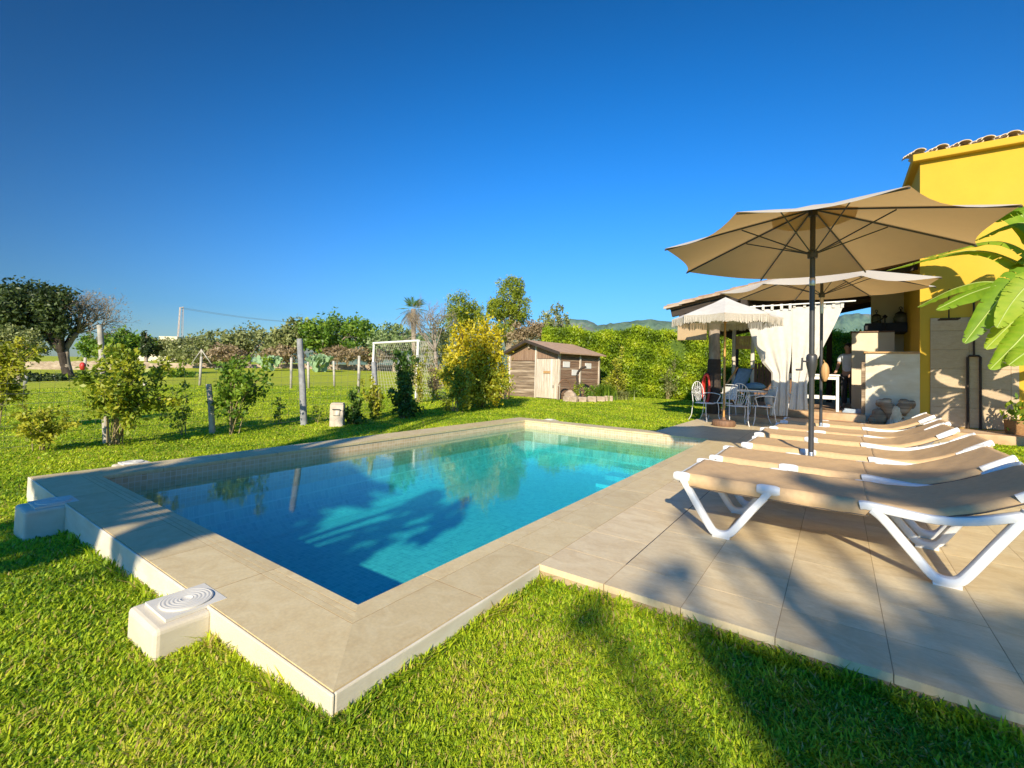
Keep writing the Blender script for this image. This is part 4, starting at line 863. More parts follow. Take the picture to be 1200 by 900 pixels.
# ================================================================== PLANTS
def blob_points(blobs, n, clump, g, hollow=.35):
    vol = np.array([b[3]*b[4]*b[5] for b in blobs])**.8; cnt = np.maximum(1, (n*vol/vol.sum()).astype(int)); out = []; ton = []; nrm = []
    for b, c in zip(blobs, cnt):
        nc = max(5, int(c/26)); d = unit(g.normal(size=(nc, 3))); r = g.uniform(hollow, 1, (nc, 1))**.55
        r *= 1+.16*np.sin(d[:, :1]*5+d[:, 1:2]*7+b[0]); ctr = d*r; ct = g.uniform(0, 1, nc)
        k = g.integers(0, nc, c); P = ctr[k]+g.normal(size=(c, 3))*clump; out.append(P*np.array(b[3:6])+np.array(b[:3])); ton.append(.25+.5*ct[k]); nrm.append(P)
    return np.concatenate(out), np.concatenate(ton), unit(np.concatenate(nrm)+1e-6)
def px_blobs(lst, D, flat=1.0):
    out = []
    for px, py, rx, ry in lst:
        c = at(px, py, D+random.uniform(-.04, .04)*D); out.append((c[0], c[1], c[2], rx*D/CF, rx*D/CF*flat, ry*D/CF))
    return out
def tree(name, label, cat, base, blobs, n, size, lmat, tr=.12, tmat='bark', group=None, clump=.16, asp=.5, seed=0, fork=.5, hollow=.35, lean=None, limbs=True):
    g = np.random.default_rng(seed+100); base = np.asarray(base, float); t = thing(name, label, cat, base, 0, group)
    P, ton, nr = blob_points(blobs, n, clump, g, hollow); leaves('crown', P, size, lmat, t, asp, nrm=nr*.7+np.array([0, 0, .3]), tone=ton, seed=seed, org=base)
    tb = MB(); C = np.mean([b[:3] for b in blobs], axis=0); zf = base[2]+(min(b[2] for b in blobs)-base[2])*fork
    f = np.array([base[0]+(C[0]-base[0])*.4, base[1]+(C[1]-base[1])*.4, zf]) if lean is None else np.asarray(lean, float)
    tb.tube(smooth_path([base-np.array([0, 0, .12]), base+(f-base)*.35+np.array([random.uniform(-.3, .3)*tr*2, 0, 0]), f], 4), [tr*1.35, tr*1.1, tr, tr*.95, tr*.93, tr*.9, tr*.88, tr*.86, tr*.84], 9)
    if limbs:
        for b in blobs:
            e = np.array(b[:3])+np.array([0, 0, b[5]*.35]); m_ = f+(e-f)*.45+np.array([0, 0, .10*np.linalg.norm(e-f)]); r0 = tr*.62; tb.tube(smooth_path([f-np.array([0, 0, tr*.3]), m_, e], 4), list(np.linspace(r0, r0*.22, 9)), 7)
            for _ in range(5):
                d = unit(g.normal(size=3)); q = np.array(b[:3])+d*np.array(b[3:6])*.85; s_ = m_+(e-m_)*g.uniform(.1, .8); tb.tube([s_, (s_+q)/2+np.array([0, 0, .06*b[5]]), q], [r0*.3, r0*.18, r0*.07], 5)
    tb.build('trunk', M[tmat], t, smooth='all', org=base); return t
def shrub(name, label, base, top, n_st, n_lf, size, lmat, spread=.4, asp=.55, seed=0, st_r=.012, lo=.25, group=None, cat='shrub', stem='stem', bow=.15, jit=.12, flatk=1.0):
    "base point, (cx, cy, z0, z1, rx, rz ...) top ellipsoid: stems fan out into it and carry the leaves"
    g = np.random.default_rng(seed+500); base = np.asarray(base, float); t = thing(name, label, cat, base, 0, group)
    C = np.asarray(top[:3], float); R = np.asarray(top[3:6], float); sm = MB(); P = []; D = []; ton = []
    for k in range(n_st):
        d = unit(g.normal(size=3)); e = C+d*R*g.uniform(.35, 1.0); s0 = base+np.array([g.normal()*spread*.12, g.normal()*spread*.12, -.06]); m_ = s0+(e-s0)*.5+np.array([(e-s0)[0]*-bow, (e-s0)[1]*-bow, np.linalg.norm(e-s0)*.10])
        path = np.array(smooth_path([s0, m_, e], 5)); sm.tube(path, list(np.linspace(st_r, st_r*.3, len(path))), 6)
        L = [path]
        for _ in range(4):
            i = g.integers(4, len(path)-1); q = path[i]+unit(g.normal(size=3)+np.array([0, 0, .5]))*R*g.uniform(.25, .55); pp_ = np.array([path[i], (path[i]+q)/2+np.array([0, 0, .02]), q]); sm.tube(pp_, [st_r*.5, st_r*.35, st_r*.2], 5); L.append(np.array(smooth_path(pp_, 4)))
        m = int(n_lf/n_st/len(L))
        for li, l in enumerate(L):
            u = g.uniform(lo if li == 0 else .15, 1.0, m)**.75; idx = u*(len(l)-1); i0 = np.minimum(idx.astype(int), len(l)-2); q = l[i0]+(l[i0+1]-l[i0])*(idx-i0)[:, None]
            o = unit(g.normal(size=(m, 3))+np.array([0, 0, .25])); P.append(q+o*size*.45+g.normal(size=(m, 3))*R*jit*.5); D.append(o); ton.append(np.full(m, g.uniform(.2, .8)))
    P = np.concatenate(P); D = np.concatenate(D); leaves('foliage', P, size, lmat, t, asp, dirs=D, spread=.5, nrm=np.array([.2, -.5, .6]), tone=np.concatenate(ton), seed=seed, fold=.12, org=base)
    sm.build(stem, M['stem'], t, smooth='all', org=base); return t
def px_shrub(name, label, bx, by, cx_, cy_, rx, ry, n_st, n_lf, size, lmat, D=None, **k):
    b = ground(bx, by) if D is None else gcol(bx, D); D = depth(b); c = at(cx_, cy_, D); f = D/CF
    return shrub(name, label, b, (c[0], c[1], c[2], rx*f, rx*f*.8, ry*f), n_st, int(n_lf*1.15), size*.84, lmat, seed=abs(int(bx))+7, **k)
def branching(mb, p, d, L, r, lev, g, out=None, up=.15):
    n = 4; pts = [p]; q = p.copy(); dd = d.copy()
    for _ in range(n): dd = unit(dd+g.normal(size=3)*.16+np.array([0, 0, up*.3])); q = q+dd*L/n; pts.append(q.copy())
    mb.tube(pts, list(np.linspace(r, r*.62, n+1)), 5 if lev < 2 else 4)
    if out is not None and lev <= 1: out.append(q.copy())
    if lev <= 0: return
    for _ in range(3 if lev > 1 else 4):
        i = g.integers(2, n+1); branching(mb, pts[i], unit(dd+g.normal(size=3)*.62+np.array([0, 0, up])), L*g.uniform(.55, .8), r*.55, lev-1, g, out, up)
# ---- hedge
def hedge(name, label, A, B, h, th, n, seed, lmat):
    n = int(n*.85); g = np.random.default_rng(seed); A = np.asarray(A); B = np.asarray(B); t = thing(name, label, 'hedge', (A+B)/2*np.array([1, 1, 0])); L = np.linalg.norm((B-A)[:2]); u = (B-A)/L; w = np.array([-u[1], u[0], 0])
    org = np.array(t.location); s = g.uniform(0, L, n); topf = g.uniform(0, 1, n) < .30; hh = h*(1+.035*np.sin(s*1.7)+.025*np.sin(s*4.3+1))
    bulge = .28*np.sin(s*1.1+1.3)*np.sin(s*.7+.4)+.13*np.sin(s*3.7)
    z = np.where(topf, hh+g.normal(0, .10, n), hh*g.uniform(0.02, 1.0, n)); o = np.where(topf, g.uniform(-th, th, n), -th+bulge*np.sin(z*1.9+s)-np.abs(g.normal(0, .13, n))+.22)
    P = A+u*s[:, None]+w*o[:, None]; P[:, 2] = z+A[2]; clump = .5+.5*np.sin(s*3.1+z*2.7)*np.sin(s*1.3-z*4.1)
    dirs = unit(np.stack([g.normal(0, .5, n)-w[0]*.5, g.normal(0, .5, n)-w[1]*.5, g.uniform(.2, 1.4, n)], 1))
    leaves('foliage', P, .13, lmat, t, .42, nrm=-w*.9+np.array([0, 0, .4]), dirs=dirs, spread=.8, tone=.02+.8*clump, seed=seed, org=org)
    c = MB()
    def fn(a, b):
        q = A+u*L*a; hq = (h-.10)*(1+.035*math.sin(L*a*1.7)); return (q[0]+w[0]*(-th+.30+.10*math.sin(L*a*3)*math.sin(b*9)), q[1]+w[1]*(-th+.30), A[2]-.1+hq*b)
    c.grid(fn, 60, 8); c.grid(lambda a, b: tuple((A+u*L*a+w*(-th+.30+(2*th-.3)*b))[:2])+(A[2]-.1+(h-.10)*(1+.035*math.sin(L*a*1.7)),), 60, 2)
    c.build('shade_core', M['lf_hedge_in'], t, smooth='all', org=org); return t  # dark sheet inside the hedge, its colour painting the shade between leaves
hA, hB = gcol(636, 23.2), gcol(842, 21.4); hC = gcol(1040, 20.5)
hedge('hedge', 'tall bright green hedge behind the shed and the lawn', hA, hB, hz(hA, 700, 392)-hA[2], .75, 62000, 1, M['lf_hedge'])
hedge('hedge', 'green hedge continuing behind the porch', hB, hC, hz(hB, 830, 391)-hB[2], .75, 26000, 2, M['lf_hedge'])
px_shrub('shrub', 'yellowish leafy shrub beside the person behind the porch', 1000, 470, 1000, 415, 22, 34, 9, 1500, .13, M['lf_yg'], D=15.5)
px_shrub('shrub', 'speckled yellow green shrub bulging from the front of the hedge', 725, 466, 727, 435, 26, 26, 10, 1800, .11, M['lf_yg'], D=20.6)
px_shrub('shrub', 'pale green shrub in front of the hedge near the trunk post', 782, 467, 785, 440, 17, 24, 9, 1300, .10, M['lf_olive'], D=21.0)
# ---- shed
SC0 = ground(655, 468.4); shd = thing('garden_shed', 'weathered brown wooden shed with bleached door and reddish felt roof', 'shed', SC0, R_(-9)); GW, GD, EH, PHh, PXX = 2.80, 2.80, 1.90, 2.36, -1.62
def planks_wall(name, x0, x1, zf0, zf1, horiz, mat_, y=0, th=.04, axis='x', step=.13):
    m_ = MB()
    if horiz:
        z = 0.0; top = max(zf0, zf1)
        while z < top-.01:
            z2 = min(z+step, top); j = random.uniform(-.004, .004)
            if axis == 'x': m_.bb(x0, x1, y+j, y+th+j, z+.005, z2-.005)
            else: m_.bb(y+j, y+th+j, x0, x1, z+.005, z2-.005)
            z = z2
    else:
        x = x0
        while x < x1-.01:
            x2 = min(x+step, x1); j = random.uniform(-.004, .004); m_.bb(x+.003, x2-.003, y+j, y+th+j, zf0, zf1); x = x2
    return m_.build(name, mat_, shd)
MB().add([(-GW+.05,.06,0),(-.05,.06,0),(-.05,.06,EH-.03),(PXX,.06,PHh-.04),(-GW+.05,.06,EH-.07),(-GW+.05,GD-.06,0),(-.06,GD-.06,0),(-.06,GD-.06,EH-.03),(PXX,GD-.06,PHh-.04),(-GW+.05,GD-.06,EH-.07)], [(0,1,2,3,4),(9,8,7,6,5),(1,6,7,2),(0,4,9,5)]).build('inner_wall', M['wood_brown'], shd)
planks_wall('front_wall', -GW+.06, -1.30, 0, 1.52, True, M['wood_old'])
gm = MB(); x = -GW+.06
def roofz(x): return (EH+(PHh-EH)*(x-0)/(PXX)) if x > PXX else (PHh+(EH-.05-PHh)*(x-PXX)/(-GW-PXX))
while x < -.05:
    x2 = min(x+.13, -.05); z0 = 1.545 if x < -1.22 else 1.64; gm.add([(x+.003,0,z0),(x2-.003,0,z0),(x2-.003,0,roofz(x2)-.05),(x+.003,0,roofz(x)-.05),(x+.003,.04,z0),(x2-.003,.04,z0),(x2-.003,.04,roofz(x2)-.05),(x+.003,.04,roofz(x)-.05)], [(0,1,2,3),(7,6,5,4),(1,0,4,5),(2,1,5,6),(3,2,6,7),(0,3,7,4)]); x = x2
gm.build('gable_boards', mat('red_brown_boards', (.31,.20,.13), (.18,.105,.066), 5, .85, .4, 16, (6,6,.4)), shd)
planks_wall('side_wall', .05, GD-.05, 0, EH-.03, True, mat('brown_boards', (.30,.185,.115), (.16,.095,.06), 5, .85, .5, 14, (.35,.35,6), third=(.40,.30,.21)), y=-.04, axis='y', step=.17)
for i, (xx_, yy) in enumerate(((-GW+.03, -.02), (-1.24, -.02), (-.02, -.012), (.0, GD-.04), (.005, 1.35))): MB().bb(xx_-.04, xx_+.04, yy-.03, yy+.05, 0, roofz(min(-.02, xx_))-.06).build('corner_post', M['wood_grey'], shd, bevel=.004)
dr = MB(); x = -1.19
while x < -.07: dr.bb(x+.004, min(x+.137, -.07)-.004, -.035, -.004, .03, 1.62); x += .137
dro = dr.build('door', M['wood_grey'], shd)
MB().bb(-.80, -.45, -.06, -.036, 1.03, 1.13).build('latch', M['wood_trim'], dro); MB().bb(-.30, -.27, -.05, -.036, .45, .56).build('handle', M['metal_dark'], dro)
MB().bb(PXX-.05, PXX+.05, -.10, -.002, PHh-.30, PHh-.10).build('gable_lamp', M['wood_old'], shd, bevel=.01)
rf = MB(); ov = .22; y0, y1 = -.30, GD+.22; xl, zl = -GW-ov, EH-.05-.06; xr, zr = ov, EH-.065
for th_ in (0,):
    for (xa, za, xb, zb2) in ((xl, zl, PXX, PHh), (PXX+.001, PHh, xr, zr)):
        rf.add([(xa,y0,za),(xb,y0,zb2),(xb,y1,zb2),(xa,y1,za),(xa,y0,za+.05),(xb,y0,zb2+.05),(xb,y1,zb2+.05),(xa,y1,za+.05)], [(3,2,1,0),(4,5,6,7),(0,1,5,4),(1,2,6,5),(2,3,7,6),(3,0,4,7)])
rfo = rf.build('roof', M['roofing'], shd)
bg2 = MB()
for (xa, za, xb, zb2) in ((xl, zl, PXX, PHh), (PXX+.003, PHh, xr, zr)): bg2.add([(xa,y0-.03,za-.06),(xb,y0-.03,zb2-.06),(xb,y0-.03,zb2+.06),(xa,y0-.03,za+.06),(xa,y0-.003,za-.06),(xb,y0-.003,zb2-.06),(xb,y0-.003,zb2+.06),(xa,y0-.003,za+.06)], [(0,1,2,3),(7,6,5,4),(1,0,4,5),(2,1,5,6),(3,2,6,7),(0,3,7,4)])
bg2.build('barge_board', M['beam'], rfo)
for yy, zz in ((.42, 1.42), (1.02, 1.10), (1.95, 1.40)): MB().bb(.003, .02, yy-.22, yy+.22, zz-.12, zz+.11).build('wall_panel', M['white_paint'], shd)
sb = [(664,470.4),(672,471),(683,471),(694,470.8),(704,470.3),(713,470)]
for i, (px, py) in enumerate(sb):
    q = ground(px, py); o = MB().bb(-.17 if i else -.12, .17, -.09, .09, -.05, .19+.02*(i % 2)).build('edging_block', M['stonewall'], bevel=.03); o.location = q; o.rotation_euler = (0, 0, R_(8*i-14))
    tag(o, ['pale rough edging block nearest the shed corner', 'second pale edging block from the shed corner, below the dark bent branch', 'third pale edging block from the shed, in front of the leafy plants', 'fourth pale edging block from the shed, in front of the grassy clump', 'fifth pale edging block from the shed, under the grassy clump', 'last pale edging block, farthest right from the shed'][i], 'edging block', 'pale edging blocks along the shed bed')
def grass_clump(name, label, P0, n, h, sp, lmat, seed):
    g = np.random.default_rng(seed); t = np.linspace(0, 1, 5); V = []; F = []; ton = []
    for i in range(n):
        b = np.array([g.normal()*sp*.35, g.normal()*sp*.3, 0]); a = g.uniform(0, 6.28); L = h*g.uniform(.6, 1.15); out = sp*g.uniform(.3, 1.1); d = np.array([math.cos(a), math.sin(a), 0]); s_ = np.array([-d[1], d[0], 0])*.017; k = len(V); tv = g.uniform(0, 1)
        for q in t: c = b+d*out*q**1.8+np.array([0, 0, L*(q-.28*q**3)]); w = (1-q)**.6+.04; V += [c-s_*w, c+s_*w]; ton += [tv, tv]
        for j in range(4): F.append((k+2*j, k+2*j+1, k+2*j+3, k+2*j+2))
    o = raw_mesh(name, np.array(V)+np.asarray(P0), F, lmat, None, ton, org=P0); tag(o, label, 'plant'); return o
grass_clump('grass_plant', 'tall green grassy clump in the bed right of the shed', ground(708, 469.2), 420, .85, .55, M['lf_green'], 3)
grass_clump('grass_plant', 'drooping olive grassy clump at the right end of the shed bed', ground(724, 468), 260, .50, .55, M['lf_olive'], 4)
px_shrub('shrub', 'low bright green plant in the bed beside the shed', 690, 469.4, 689, 458, 12, 9, 8, 500, .10, M['lf_green'])
px_shrub('climbing_plant', 'dark leafy creeper below the bent branch at the shed wall', 676, 469.2, 676, 452, 7, 12, 6, 260, .11, M['lf_citrus'], cat='plant')
q = ground(672, 469); bt = MB(); bt.tube(smooth_path([q, at(677, 450, depth(q)), at(676, 440, depth(q)), at(681, 432, depth(q)), at(687, 430, depth(q))], 5), .045, 8); tag(bt.build('bent_branch', M['trunk_dark'], smooth='all', org=(0,0,0)), 'dark bent branch arching against the side of the shed', 'branch')
q = ground(661, 469.4); hp_ = MB(); hp_.tube([(.27*math.cos(a), 0, .52+.30*math.sin(a)) for a in np.linspace(-.2, math.pi+.2, 14)]+[(-.27,0,0)], .022, 7); hp_.tube([(.27,0,.46),(.27,0,0)], .022, 7)
o = hp_.build('wooden_hoop', M['wood_brown'], smooth='all'); o.location = q; o.rotation_euler = (0, 0, R_(60)); tag(o, 'brown arched hoop standing beside the shed door', 'hoop')
o = MB().blob((0,0,.16), (.26,.2,.24), 12, 8, .13).build('rock', M['stonewall'], smooth=True); o.location = ground(668, 469.3); tag(o, 'brown rock beside the hoop at the shed corner', 'rock')
q = ground(586, 467); bx_ = MB(); bx_.bb(-.35,.35,-.25,.25,0,.42); o = bx_.build('wooden_crate', M['wood_trim'], bevel=.01); o.location = q; o.rotation_euler = (0,0,.5); tag(o, 'orange brown crate left of the shed', 'crate')
o = MB().bb(-.14,.14,-.12,.12,0,.26).build('white_box', M['white_paint'], bevel=.02); o.location = (q[0], q[1], q[2]+.425); tag(o, 'small white box on the crate left of the shed', 'box')
# ---- football goal
GLp, GRp = gcol(436, 18.6), gcol(487.5, 15.9); gh = hz(GLp, 433, 402)-GLp[2]
goal = thing('football_goal', 'white football goal with net standing behind the shrubs', 'football goal', GLp); go = tuple(GLp)
T1, T2 = GLp+np.array([0, 0, gh]), np.array([GRp[0], GRp[1], GLp[2]+gh]); gd = unit((GRp-GLp)*np.array([1, 1, 0])); bk = np.array([-gd[1], gd[0], 0]); bk = bk if bk@(GLp-CPOS) > 0 else -bk
for a_, b_, nm in ((GLp, T1, 'post'), (GRp, T2, 'post'), (T1-gd*.05, T2+gd*.05, 'crossbar')): MB().tube([a_, b_], .045, 10).build(nm, M['white_paint'], goal, smooth=True, org=go)
nt_ = MB(); W_ = np.linalg.norm(T2-T1); B1, B2 = T1+bk*.45, T2+bk*.45; G1, G2 = GLp+bk*1.3, GRp+bk*1.3
nW = 22; nH = 16
def rope(a, b): nt_.tube([a, b], .0045, 3, cap=False)
for i in range(nW+1): f = i/nW; rope(T1+(T2-T1)*f, B1+(B2-B1)*f); rope(B1+(B2-B1)*f, G1+(G2-G1)*f)
for j in range(nH+1): f = j/nH; a_, b_ = B1+(G1-B1)*f, B2+(G2-B2)*f; rope(a_, b_); rope(GLp+(T1-GLp)*(1-f), a_); rope(GRp+(T2-GRp)*(1-f), b_)
for i in range(1, 9):
    f = i/9
    for S, G0, B0 in ((GLp, G1, B1), (GRp, G2, B2)): tp_ = S+np.array([0, 0, gh]); rope(tp_+(B0-tp_)*f, S+(G0-S)*f)
nt_.build('net', M['rope'], goal, org=go)
# ---- yard plants along the fence (left)
CI = M['lf_citrus']
px_shrub('citrus_tree', 'multi stemmed young citrus tree beside the tall white post', 136, 521, 158, 432, 72, 54, 13, 3000, .10, CI, st_r=.011, cat='young tree', lo=.4)
px_shrub('citrus_tree', 'low round citrus bush at the left edge near the pool corner', 49, 528, 50, 494, 42, 36, 8, 1050, .078, M['lf_yg'], st_r=.009, cat='young tree')
px_shrub('citrus_tree', 'green young citrus tree beside the short leaning post', 271, 509, 277, 449, 56, 44, 11, 1900, .10, M['lf_green'], st_r=.010, cat='young tree', lo=.5)
px_shrub('citrus_tree', 'yellow leafed citrus tree at the left edge of the picture', -12, 505, 12, 425, 46, 60, 10, 2000, .10, M['lf_yg'], st_r=.012, cat='young tree', lo=.35)
px_shrub('sapling', 'tiny sapling left of the dark leaning post', 325, 497, 327, 481, 13, 16, 3, 110, .085, CI, cat='sapling', st_r=.008)
px_shrub('sapling', 'thin sprawling seedling between the two citrus trees', 215, 510, 206, 470, 34, 26, 5, 170, .09, CI, cat='sapling', st_r=.007, lo=.45)
px_shrub('sapling', 'thin bare seedling beside the stone power post', 372, 496, 374, 480, 14, 14, 4, 60, .07, CI, cat='sapling', st_r=.006)
px_shrub('shrub', 'small dense shrub right of the stone power post', 412, 497, 414, 476, 20, 24, 10, 1100, .10, M['lf_shrub'])
px_shrub('shrub', 'tall sparse yellow green shrub in front of the goal', 440, 491, 441, 458, 18, 38, 8, 750, .105, M['lf_yg'])
px_shrub('shrub', 'dark dense upright shrub in front of the goal net', 473, 490, 474, 464, 25, 30, 12, 2300, .10, M['lf_shrub']); 
px_shrub('shrub', 'dark leggy shrub rising above the goal crossbar', 474, 488, 475, 428, 22, 34, 9, 1500, .10, M['lf_shrub'], lo=.5)
px_shrub('shrub', 'loose dry reddish shrub tangled at the right of the goal net', 508, 478, 508, 435, 18, 40, 8, 700, .09, M['lf_brown'], D=16.2)
px_shrub('shrub', 'thin yellow green vine climbing the right goal post', 492, 474, 489, 428, 14, 40, 8, 800, .09, M['lf_yg'], D=15.0)
px_shrub('shrub', 'pale yellow green shrub left of the yellow tree', 534, 482, 530, 447, 30, 38, 9, 1500, .12, M['lf_yg'])
yb = ground(566, 477)
tree('yellow_tree', 'bright yellow autumn tree beside the wooden shed', 'tree', yb, px_blobs([(554,412,32,36),(570,396,14,26),(545,440,26,26),(578,438,18,28),(562,452,24,20),(527,425,14,24),(585,420,8,20),(540,400,12,22)], depth(yb), .8), 10500, .10, M['lf_yellow'], .09, 'trunk_dark', seed=3, clump=.20, fork=.75)
P = blob_points(px_blobs([(556,448,34,22),(540,440,24,24),(575,446,20,22),(552,425,30,22),(560,462,24,14)], depth(yb)-.2, .8), 6500, .2, np.random.default_rng(8))
leaves('lower_foliage', P[0], .10, M['lf_yg'], [o for o in bpy.data.objects if o.name == 'yellow_tree'][0], tone=P[1], seed=9, org=yb)
wc = ground(560, 476); o = MB(); o.lathe([(.0,0),(.14,0),(.15,.02),(.145,.30),(.10,.36),(.05,.38),(.0,.38)], 16); o.tube(smooth_path([(.13,0,.10),(.26,0,.20),(.36,0,.40)], 4), .02, 7); o.tube(smooth_path([(-.12,0,.10),(-.22,0,.24),(-.10,0,.42),(.04,0,.38)], 4), .013, 6)
wo = o.build('watering_can', mat('green_plastic', (.02,.28,.08), None, 9, .4), smooth=True); wo.location = wc; tag(wo, 'green watering can under the yellow tree', 'watering can')
# ---- posts, fence, power post
def lean_post(parent, b, tx, ty, r, m, org):
    b = np.asarray(b); D = depth(b); tp_ = at(tx, ty, D); return MB().tube([b-np.array([0,0,.2]), b+(tp_-b)*.5+np.array([.01,0,0]), tp_], [r*1.1, r, r*.92], 10).build('post', m, parent, smooth=True, org=org)
fp0 = ground(126, 520); fence = thing('wire_fence', 'wire mesh fence on leaning weathered posts beyond the pool', 'fence', fp0); fo = tuple(fp0)
FP = [((126,520),(117,381),.042,'post_conc'),((250,508),(244.5,450),.05,'post_conc'),((357,498),(351,397),.062,'wood_old'),((441,487),(438,424),.06,'wood_old')]
pts_ = []
for (bx, by), (tx, ty), r, m_ in FP:
    b = ground(bx, by); pts_.append((b, at(tx, ty, depth(b)))); lean_post(fence, b, tx, ty, r, M['post_conc'] if m_ == 'post_conc' else mat('grey_post', (.33,.33,.33), (.20,.20,.21), 9, .9, .4, 30), fo)
wm = MB()
b0 = pts_[0][0]+(pts_[0][0]-pts_[1][0])*1.4; chain = [b0]+[p[0] for p in pts_]
for i in range(len(chain)-1):
    a_, b_ = chain[i], chain[i+1]
    for h in np.arange(.10, 1.15, .15): wm.tube([a_+np.array([0,0,h]), (a_+b_)/2+np.array([0,0,h-.02]), b_+np.array([0,0,h])], .0022, 3)
    n = int(np.linalg.norm(b_-a_)/.15)
    for k in range(n): q = a_+(b_-a_)*k/n; wm.tube([q+np.array([0,0,.1]), q+np.array([0,0,1.15])], .0018, 3, cap=False)
wm.build('wire_mesh', M['wire'], fence, org=fo)
sp2 = ground(395, 499); so2 = MB(); so2.bb(-.13,.13,-.10,.10,-.1,.44); so2.bb(-.12,.12,-.09,.09,.4405,.465); pwr = thing('power_post', 'short stone post with a socket box beside the pool lawn', 'power post', sp2, CYAW*-1+R_(8))
so2.build('stone_post', mat('pale_stone', (.56,.48,.38), (.42,.35,.27), 9, .9, .5, 30), pwr, bevel=.012); MB().bb(-.065,.065,-.125,-.101,.22,.34).build('socket_box', M['wood_grey'], pwr, bevel=.006); MB().bb(-.075,.075,-.15,-.1255,.335,.35).build('socket_hood', M['metal_dark'], pwr)
for (px, D, ty, tx, lb) in ((98, 21, 419, 100, 'slim pale field post with a red rag at its foot'), (234, 21, 418, 236, 'slim pale field post with two slanting braces'), (341, 21, 419, 341.5, 'slim pale field post left of the cactus'), (362, 21.5, 424, 361, 'slim pale field post under the cactus'), (169, 17, 447, 170, 'short white field post behind the citrus tree'), (420, 19, 417, 421, 'wooden field post left of the goal'), (28, 18, 440, 31, 'grey field post at the left edge near the big tree'), (392,24,423,391,'thin field post right of the cactus')):
    b = gcol(px, D); tp_ = at(tx, ty, D); mb = MB().tube([b-np.array([0,0,.1]), tp_], .055, 8)
    if px == 234:
        for s_ in (-12, 12): mb.tube([at(tx+s_, 427, D), at(tx, 410, D)], .022, 6)
        mb.tube([tp_, at(tx, 409, D)], .03, 6)
    tag(mb.build('field_post', M['post_conc'], smooth='all'), lb, 'post', 'slim posts in the field')
b = gcol(95.5, 20.8); o = MB().blob((0,0,.35), (.14,.12,.18), 10, 7, .12).build('rag', M['red'], smooth='all'); o.location = (b[0], b[1], b[2]+.45); tag(o, 'red rag tied at the foot of a field post', 'rag')
# ---- prickly pears
def cactus(P0, label, seed, h, D):
    g = np.random.default_rng(seed); t = thing('cactus', label, 'cactus', P0); mb = MB()
    def pad(c, d, L, lev):
        s_ = unit(np.cross(d, g.normal(size=3))); n = np.cross(d, s_); k = [(math.sin(a)*.42*L*(1-.12*math.cos(a)), .5*L-.5*L*math.cos(a)) for a in np.linspace(0, 2*math.pi, 15)[:-1]]
        mb.prism(k, c-n*.02*L*2, s_, d, n, .08*L)
        if lev:
            for _ in range(g.integers(1, 4)): a = g.uniform(-1.0, 1.0); dd = unit(d*math.cos(a)+s_*math.sin(a)+np.array([0, 0, .25])+g.normal(size=3)*.15); pad(c+d*L*.78+s_*math.sin(a)*L*.3, dd, L*g.uniform(.75, .95), lev-1)
    for _ in range(7): pad(np.array([g.normal()*.35, g.normal()*.2, -.05]), unit(np.array([g.normal()*.4, g.normal()*.3, 1])), h*.32, 3)
    mb.build('pads', M['cactus'], t, bevel=.02); return t
cactus(gcol(316, 38), 'pale green prickly pear left of the dark leaning post', 1, 1.7, 38); cactus(gcol(374, 38), 'pale green prickly pear right of the dark leaning post', 5, 1.8, 38)
# ---- stone walls, far trees
def field_wall(pxs, Ds, tops, label, seed):
    g = random.Random(seed); mb = MB(); P = [gcol(a, d) for a, d in zip(pxs, Ds)]; n = 60; vs = []; t_ = np.linspace(0, 1, len(P))
    for i in range(n+1):
        u = i/n; b = np.array([np.interp(u, t_, [p[k] for p in P]) for k in range(3)]); px = np.interp(u, t_, pxs); zt = hz(b, px, np.interp(u, t_, tops))+g.uniform(-.06, .06); d = unit((b-CPOS)*np.array([1,1,0]))*.3
        vs += [(b[0]-d[0], b[1]-d[1], b[2]-.3), (b[0]-d[0]*.8, b[1]-d[1]*.8, zt), (b[0]+d[0]*.8, b[1]+d[1]*.8, zt), (b[0]+d[0], b[1]+d[1], b[2]-.3)]
    mb.add(vs, [(4*i+k, 4*i+4+k, 4*i+5+k, 4*i+1+k) for i in range(n) for k in range(3)]); tag(mb.build('stone_wall', M['stonewall']), label, 'stone wall')
field_wall((-40, 130), (37, 40), (422.5, 423.5), 'long dry stone field wall behind the big dark tree', 1); field_wall((168, 300, 470), (42, 45, 47), (425, 426.5, 428), 'pale dry stone field wall behind the goal and the cactus', 2)
bt0 = gcol(81, 27)
tree('old_carob_tree', 'big dark old tree with forked black trunk on the left', 'tree', bt0, px_blobs([(14,360,36,26),(44,355,30,22),(68,360,22,26),(30,378,36,22),(0,386,26,26),(66,384,14,12),(92,384,9,12)], 27, .9), 15000, .24, M['lf_dark'], .26, 'trunk_dark', seed=11, fork=.6, lean=at(73, 413, 27), clump=.17, hollow=.15)
tree('olive_tree', 'grey green olive tree in front of the big dark tree', 'tree', gcol(22, 22), px_blobs([(18,398,20,16),(38,404,18,15),(5,410,16,18)], 22, .9), 3600, .16, M['lf_olive'], .10, seed=12)
g_ = np.random.default_rng(21); bt1 = gcol(81.5, 27.1); t_ = thing('bare_tree', 'pale twiggy half bare tree right of the big dark tree', 'tree', bt1); mb = MB(); tips = []; st_ = at(90, 390, 27.3); fk = at(77, 412, 27.1); mb.tube(smooth_path([bt1, fk, st_], 4), list(np.linspace(.22,.11,9)), 9)
for k in range(12): branching(mb, st_, unit(np.array([.25*cr[0]*k/3+g_.normal()*.35, .25*cr[1]*k/3+g_.normal()*.35, .75])), 1.15, .05, 4, g_, tips, .10)
